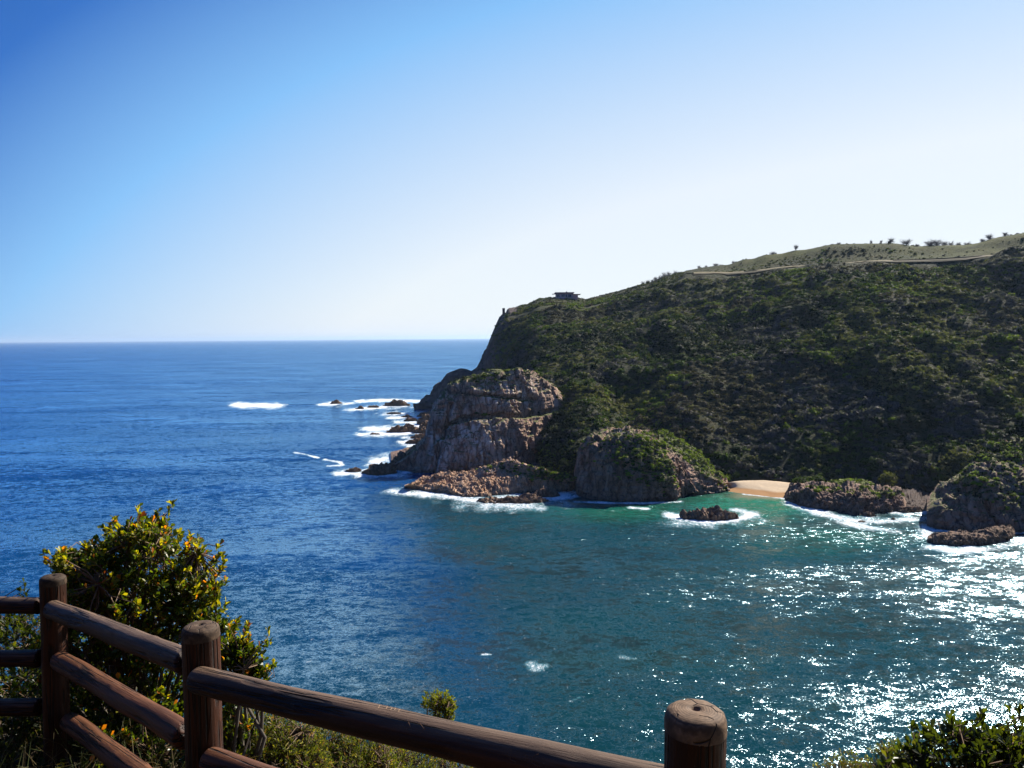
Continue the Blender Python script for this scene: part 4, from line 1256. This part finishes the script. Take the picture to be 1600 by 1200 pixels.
# right bay (middle post to near post) and left bay; third coordinate relative to the eye
P1, P2, P3 = [np.array(p) for p in POST]
def off(p, dz, fx=0, fy=0): return (p[0] + fx, p[1] + fy, p[2] + dz)
def pp(px, py, Y): q = P(px, py, Y); return (q[0], q[1], q[2] - EYE)
R1 = make_rail(pp(309, 1066, 2.62), pp(1100, 1243, 1.60), .046, .051, 1)
R2 = make_rail(pp(330, 1190, 2.62), pp(1100, 1440, 1.60), .046, .050, 2, M_rail_red)
R3 = make_rail(pp(330, 1318, 2.62), pp(1100, 1640, 1.60), .046, .050, 3, M_rail_red)
L1 = make_rail(pp(84, 953, 4.02), pp(290, 1034, 2.75), .050, .046, 4)
L2 = make_rail(pp(96, 1033, 4.02), pp(290, 1150, 2.75), .050, .046, 5, M_rail_red)
L3 = make_rail(pp(110, 1127, 4.02), pp(290, 1268, 2.75), .050, .046, 6, M_rail_red)
K1 = make_rail(pp(-420, 940, 4.3), pp(60, 946, 4.12), .046, .046, 7)
K2 = make_rail(pp(-420, 1025, 4.3), pp(60, 1028, 4.12), .046, .046, 8)
K3 = make_rail(pp(-420, 1105, 4.3), pp(60, 1106, 4.12), .046, .046, 9)

# scratched letters on the upper rail (thin raised strokes that follow the pole)
M_scratch = mat_simple('scratched_wood', (.36, .24, .15), .8, .1, .2, 40)
M_scratch_dim = mat_simple('dim_scratch', (.13, .075, .05), .8, .1, .2, 40)  # duller copy of the scratch colour for some of the letters
from mathutils.bvhtree import BVHTree
_mw = Matrix.LocRotScale(fence.location, None, None) @ Matrix.LocRotScale(R1.location, R1.rotation_euler, None)
_bvh = BVHTree.FromPolygons([_mw @ v.co for v in R1.data.vertices], [tuple(p.vertices) for p in R1.data.polygons])
def surf_point(px, py):
    """where the sight line through a pixel meets the top rail of the right bay (relative to the eye)"""
    e = Vector((0, 0, EYE)); d = Vector(P(px, py, 1.0)) - e; d.normalize()
    hit = _bvh.ray_cast(e, d)
    return np.array(hit[0]) - np.array([0, 0, EYE]) if hit[0] is not None else None
def scratches(name, strokes, w, mat):
    acc = Acc()
    for st in strokes:
        pts_ = []
        for (p0, p1) in zip(st[:-1], st[1:]):
            for t in np.linspace(0, 1, 4, endpoint=False): pts_.append(surf_point(p0[0] + (p1[0] - p0[0]) * t, p0[1] + (p1[1] - p0[1]) * t))
        pts_.append(surf_point(*st[-1])); pts_ = [q for q in pts_ if q is not None]
        if len(pts_) < 2: continue
        acc.add(*tube(np.array(pts_), np.full(len(pts_), w), 5))
    o = acc.build(name, mat)
    bpy.context.view_layer.update()
    o.parent = R1
    mw = Matrix.LocRotScale(fence.location, None, None) @ Matrix.LocRotScale(R1.location, R1.rotation_euler, None)
    o.matrix_parent_inverse = mw.inverted()
    o.location = (0, 0, EYE)
    return o
try:
    scratches('carved_letters', [[(594, 1100), (591, 1107), (599, 1108)], [(606, 1102), (603, 1108), (610, 1110), (613, 1104), (606, 1102)], [(619, 1105), (616, 1110), (622, 1112), (626, 1107), (619, 1105)]], .0007, M_scratch)
    scratches('carved_letters', [[(630, 1141), (638, 1128), (644, 1142)], [(633, 1136), (641, 1136)], [(656, 1130), (668, 1146)], [(669, 1130), (657, 1146)]], .0007, M_scratch_dim)
    scratches('carved_letters', [[(799, 1171), (797, 1187), (807, 1191)], [(817, 1183), (825, 1185)], [(822, 1179), (820, 1189)], [(842, 1178), (832, 1182), (831, 1192), (840, 1197), (848, 1197)]], .0007, M_scratch_dim)
except Exception as ex:
    print('scratch', ex)

# ------------------------------------------------------------------ near shrubs with real leaves
def leaf_unit():
    V = np.array([(0, 0, 0), (-.17, .38, .03), (-.27, .70, .05), (0, 1.0, -.02), (.27, .70, .05), (.17, .38, .03), (0, .60, -.02)])
    Fq = np.array([[0, 6, 2, 1], [0, 5, 4, 6]]); Ft = np.array([[6, 3, 2], [6, 4, 3]])
    return V, Fq, Ft
def build_leaves(name, pos, d, up, size, col, mat, parent, width=1.0):
    V, Fq, Ft = leaf_unit(); V = V * np.array([width, 1, 1]); n = len(pos)
    d = d / (np.linalg.norm(d, axis=1)[:, None] + 1e-9)
    x = np.cross(d, up); x /= np.linalg.norm(x, axis=1)[:, None] + 1e-9
    z = np.cross(x, d)
    W = pos[:, None] + size[:, None, None] * (V[None, :, 0:1] * x[:, None] + V[None, :, 1:2] * d[:, None] + V[None, :, 2:3] * z[:, None])
    k = (np.arange(n) * 7)[:, None, None]
    # tip and rim can be tinted differently from the base
    C = np.repeat(col[:, None], 7, 1)
    return make_mesh(name, W.reshape(-1, 3), [(Fq[None] + k).reshape(-1, 4), (Ft[None] + k).reshape(-1, 3)], mat, parent, False, C.reshape(-1, 3))

def leafy_shrub(name, label, base, blobs, ntips, leaf, mat, pal, seed, per=8, width=1.0, tip_gain=.5, sprays=(), shell=.55, shoots=0, cat='shrub', group=None, twig_r=.0022, open_=.0):
    """blobs: (cx, cy, cz, rx, ry, rz, weight) world; pal(r, n, h, outer) -> colours"""
    r = np.random.default_rng(seed)
    root = empty(name, base); tag(root, label, cat, group)
    B = np.array(base, float)
    w = np.array([b[6] for b in blobs], float); w /= w.sum()
    which = r.choice(len(blobs), ntips, p=w)
    bl = np.array([b[:6] for b in blobs])[which]
    d = r.normal(size=(ntips, 3)); d /= np.linalg.norm(d, axis=1)[:, None]
    d[:, 2] = np.where(d[:, 2] < -.5, -d[:, 2], d[:, 2])
    lump = 1 + .26 * fbm(d * 2.6 + which[:, None] * 5.1, 3, seed)
    rad = (shell + (1 - shell) * r.random(ntips) ** .6) * lump
    inner = r.random(ntips) < .22; rad[inner] *= .3 + .6 * r.random(inner.sum())
    tip = bl[:, :3] + d * bl[:, 3:6] * rad[:, None]
    axis = d * .8 + np.array([0, 0, .75]) + .35 * r.normal(size=(ntips, 3))
    axis /= np.linalg.norm(axis, axis=1)[:, None]
    outer = rad.copy()
    for (sp, sdir, ln, cnt) in sprays:                     # individual shoots that stick out
        sp = np.array(sp); sdir = np.array(sdir, float); sdir /= np.linalg.norm(sdir)
        for q in range(cnt):
            t = (q + 1) / cnt
            tip = np.concatenate([tip, (sp + sdir * ln * t + r.normal(size=3) * .012)[None]])
            axis = np.concatenate([axis, (sdir + r.normal(size=3) * .35 + (0, 0, .2))[None]]); outer = np.append(outer, 1.15)
    if shoots:
        k = np.where((rad > .9) & (d[:, 2] > -.1))[0]; k = r.choice(k, min(shoots, len(k)), replace=False)
        for q in k:
            sdir = d[q] * .6 + (0, 0, .8) + r.normal(size=3) * .2; sdir /= np.linalg.norm(sdir); ln = r.uniform(.04, .13)
            for t in np.linspace(.35, 1, 3):
                tip = np.concatenate([tip, (tip[q] + sdir * ln * t)[None]]); axis = np.concatenate([axis, (sdir + r.normal(size=3) * .3)[None]]); outer = np.append(outer, 1.15)
    nt_ = len(tip)
    # stems: from the base through a mid point near each blob centre, then twigs to the tips
    tw = Acc(); tk = Acc()
    hubs = []
    for b in blobs:
        for q in range(5):
            c = np.array(b[:3]) + r.normal(size=3) * np.array(b[3:6]) * .35
            hubs.append(c)
            mid = (B + c) / 2 + r.normal(size=3) * .06
            tk.add(*tube([B + r.normal(size=3) * .03 - (0, 0, .1), mid, c], [.016, .011, .006], 6))
    hubs = np.array(hubs)
    for k in range(nt_):
        h = hubs[np.argmin(((hubs - tip[k]) ** 2).sum(1))]
        if k % 2 == 0 or k >= ntips:
            md = (h + tip[k]) / 2 + r.normal(size=3) * .025
            tw.add(*tube([h, md, tip[k] - axis[k] * leaf * .4, tip[k]], [.004, .003, twig_r, twig_r * .6], 4))
        else:
            tw.add(*tube([tip[k] - axis[k] * leaf * 2.6 + r.normal(size=3) * .01, tip[k]], [twig_r, twig_r * .5], 3))
    tk_o = tk.build('stem', M_bark, root); tw_o = tw.build('twigs', M_twig, root)
    # leaves in rosettes
    ax = np.repeat(axis, per, 0); ps = np.repeat(tip, per, 0); ou = np.repeat(outer, per)
    n = len(ps)
    rnd = r.normal(size=(n, 3)); side = rnd - ax * (rnd * ax).sum(1)[:, None]; side /= np.linalg.norm(side, axis=1)[:, None]
    lean = (.35 + 1.1 * r.random(n))[:, None]
    dd = ax + side * lean
    ps = ps - ax * (leaf * 1.5 * r.random(n) ** 1.3)[:, None]
    up = ax + .25 * r.normal(size=(n, 3))
    size = leaf * (.6 + .55 * r.random(n))
    col = pal(r, n, ps, ou)
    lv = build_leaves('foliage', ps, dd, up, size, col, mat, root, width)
    for o in (tk_o, tw_o, lv): o.location = -Vector(B)
    return root

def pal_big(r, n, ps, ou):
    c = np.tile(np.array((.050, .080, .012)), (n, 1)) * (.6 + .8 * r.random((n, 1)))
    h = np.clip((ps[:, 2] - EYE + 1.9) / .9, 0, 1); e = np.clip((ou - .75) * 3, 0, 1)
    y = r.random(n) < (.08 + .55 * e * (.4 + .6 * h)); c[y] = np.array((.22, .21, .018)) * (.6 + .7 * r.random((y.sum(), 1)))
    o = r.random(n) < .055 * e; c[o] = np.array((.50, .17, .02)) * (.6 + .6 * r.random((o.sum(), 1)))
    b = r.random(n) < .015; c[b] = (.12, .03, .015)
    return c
def pal_dark(r, n, ps, ou):
    c = np.tile(np.array((.028, .042, .010)), (n, 1)) * (.6 + .8 * r.random((n, 1)))
    y = r.random(n) < .08; c[y] = np.array((.09, .10, .02)) * (.7 + .5 * r.random((y.sum(), 1)))
    return c
def pal_fine(r, n, ps, ou):
    c = np.tile(np.array((.085, .11, .022)), (n, 1)) * (.55 + .8 * r.random((n, 1)))
    y = r.random(n) < .25; c[y] = np.array((.18, .17, .035)) * (.7 + .5 * r.random((y.sum(), 1)))
    b = r.random(n) < .10; c[b] = np.array((.20, .12, .07)) * (.7 + .5 * r.random((b.sum(), 1)))
    w = r.random(n) < .012; c[w] = (.55, .52, .42)
    return c
def pal_lime(r, n, ps, ou):
    c = np.tile(np.array((.15, .17, .015)), (n, 1)) * (.6 + .7 * r.random((n, 1)))
    return c
def pt(px, py, Y): return tuple(P(px, py, Y))
def bl(px, py, Y, wpx, hpx, w=1.0, dep=.9):
    s = Y / F; c = P(px, py, Y); return (c[0], c[1], c[2], wpx * s, wpx * s * dep, hpx * s, w)
def gbase(px, Y):
    c = P(px, 1100, Y); return (c[0], c[1], float(near_ground(np.array(c[0]), np.array(c[1]))))

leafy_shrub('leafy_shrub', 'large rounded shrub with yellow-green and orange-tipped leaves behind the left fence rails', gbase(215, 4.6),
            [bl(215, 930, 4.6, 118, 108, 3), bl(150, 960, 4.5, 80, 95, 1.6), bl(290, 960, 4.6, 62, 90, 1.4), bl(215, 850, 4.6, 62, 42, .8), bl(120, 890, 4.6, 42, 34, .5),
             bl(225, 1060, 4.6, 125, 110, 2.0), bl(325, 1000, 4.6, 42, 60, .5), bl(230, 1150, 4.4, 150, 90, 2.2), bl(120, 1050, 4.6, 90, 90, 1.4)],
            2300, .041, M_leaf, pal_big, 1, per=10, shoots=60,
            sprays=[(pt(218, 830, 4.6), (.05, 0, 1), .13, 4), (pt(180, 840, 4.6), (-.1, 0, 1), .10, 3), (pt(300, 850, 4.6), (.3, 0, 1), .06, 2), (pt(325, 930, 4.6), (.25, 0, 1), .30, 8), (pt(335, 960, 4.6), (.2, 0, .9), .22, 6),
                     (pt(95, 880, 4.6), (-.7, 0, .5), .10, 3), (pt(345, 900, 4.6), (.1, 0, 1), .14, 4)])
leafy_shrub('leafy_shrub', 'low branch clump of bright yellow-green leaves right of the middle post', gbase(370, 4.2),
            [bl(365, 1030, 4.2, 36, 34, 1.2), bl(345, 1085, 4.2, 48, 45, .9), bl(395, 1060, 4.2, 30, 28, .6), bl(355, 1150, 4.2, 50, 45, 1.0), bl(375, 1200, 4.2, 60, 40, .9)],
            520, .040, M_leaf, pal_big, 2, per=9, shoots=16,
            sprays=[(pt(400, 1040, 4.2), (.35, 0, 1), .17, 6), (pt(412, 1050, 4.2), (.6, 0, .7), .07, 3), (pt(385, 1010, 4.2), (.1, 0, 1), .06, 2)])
leafy_shrub('leafy_shrub', 'dark shaded shrub filling the gap behind the leftmost fence post', gbase(-20, 5.2),
            [bl(-10, 1010, 5.2, 95, 62, 1.5), bl(0, 1090, 5.1, 130, 80, 2), bl(110, 1120, 4.9, 100, 90, 2), bl(180, 1200, 4.3, 150, 80, 2), bl(-150, 1000, 5.3, 110, 80, 1), bl(40, 1190, 4.5, 140, 80, 2)],
            2200, .040, M_leaf, pal_dark, 3, per=8, sprays=[(pt(35, 930, 5.1), (.1, 0, 1), .08, 3)])
FG = 'fine-leaved shrubs below the fence'
def fine(px, py, Y, w, h, n, seed, label, pal=pal_fine, lf=.027, wd=.55, extra=(), per=9):
    return leafy_shrub('fine_shrub', label, gbase(px, Y), [bl(px, py, Y, w, h, 1), bl(px + w * .3, py + h * .4, Y, w * .9, h * .8, .8), bl(px - w * .4, py + h * .5, Y, w * .8, h * .7, .6)],
                       n, lf, M_leaf_fine, pal, seed, per=per, width=wd, twig_r=.0012, group=FG, sprays=extra)
fine(400, 1160, 4.4, 80, 58, 1100, 11, 'green fine-leaved shrub right beside the middle post below the rail')
fine(505, 1180, 4.8, 62, 50, 900, 12, 'brownish green fine-leaved shrub, second right of the middle post')
fine(605, 1205, 5.2, 80, 55, 1000, 13, 'green fine-leaved shrub under the middle of the long rail')
fine(725, 1232, 5.4, 85, 62, 1000, 14, 'green fine-leaved shrub under the rail below the small lime shrub')
fine(445, 1185, 4.3, 70, 60, 1000, 16, 'bright green fine-leaved shrub, first right of the middle post')
fine(560, 1195, 4.7, 70, 52, 1000, 17, 'dense fine-leaved shrub under the left third of the long rail')
fine(850, 1255, 5.4, 90, 62, 800, 15, 'lowest green fine-leaved shrub under the rail towards the near post')
leafy_shrub('leafy_shrub', 'small lime-green shrub top showing above the long rail', gbase(685, 6.2), [bl(684, 1102, 6.2, 27, 24, 1), bl(700, 1112, 6.2, 16, 20, .5), bl(685, 1135, 6.2, 25, 25, .6)],
            210, .030, M_leaf_fine, pal_lime, 21, per=8, width=.8)
leafy_shrub('leafy_shrub', 'dark glossy-leaved shrub in the bottom right corner', gbase(1520, 3.6),
            [bl(1500, 1185, 3.6, 88, 60, 1.6), bl(1570, 1190, 3.6, 70, 55, 1.4), bl(1440, 1210, 3.6, 50, 40, .7), bl(1640, 1190, 3.7, 80, 70, 1), bl(1500, 1260, 3.6, 130, 60, 1)],
            520, .050, M_leaf, pal_dark, 31, per=8, width=.85,
            sprays=[(pt(1485, 1140, 3.6), (-.05, 0, 1), .06, 3), (pt(1535, 1130, 3.6), (.1, 0, 1), .06, 3), (pt(1592, 1120, 3.6), (.1, 0, 1), .05, 2)])
fine(1400, 1195, 4.0, 45, 38, 300, 32, 'small green fine-leaved shrub left of the dark glossy shrub', lf=.022)
fine(1325, 1205, 4.2, 45, 32, 240, 33, 'low fine-leaved shrub with white flecks right of the near post', lf=.022)

# dry grass in the shade by the left post
def dry_grass():
    r = np.random.default_rng(5); acc = Acc()
    for k in range(900):
        px = r.uniform(-60, 330); Y = r.uniform(3.2, 4.6); c = P(px, 1150, Y)
        z = float(near_ground(np.array(c[0]), np.array(c[1])))
        d = r.normal(size=3) * .35; d[2] = 1; L_ = r.uniform(.12, .42)
        p0 = np.array([c[0], c[1], z]); p1 = p0 + d * L_ * .6; p2 = p0 + d * L_ + (d[0] * .1, d[1] * .1, -.08)
        col = np.array((.20, .16, .08)) * r.uniform(.4, 1.2) if r.random() < .6 else np.array((.07, .09, .02))
        acc.add(*tube([p0, p1, p2], [.0016, .0013, .0005], 3), col)
    o = acc.build('dry_grass', M_leaf_fine); tag(o, kind='stuff')
dry_grass()


# ------------------------------------------------------------------ sea air
def haze():
    V, Fq = box_mesh(-62000, 62000, -1500, 61500, -16, 170)
    m = bpy.data.materials.new('sea_air'); m.use_nodes = True; n = m.node_tree; n.nodes.clear()
    v = n.nodes.new('ShaderNodeVolumePrincipled'); v.inputs['Color'].default_value = (.52, .70, .94, 1)
    v.inputs['Density'].default_value = HAZE; v.inputs['Anisotropy'].default_value = 0.3
    o = n.nodes.new('ShaderNodeOutputMaterial'); n.links.new(v.outputs[0], o.inputs['Volume'])
    tag(make_mesh('haze', V, Fq, m, smooth=False), kind='stuff')
HAZE = 0.000034
haze()
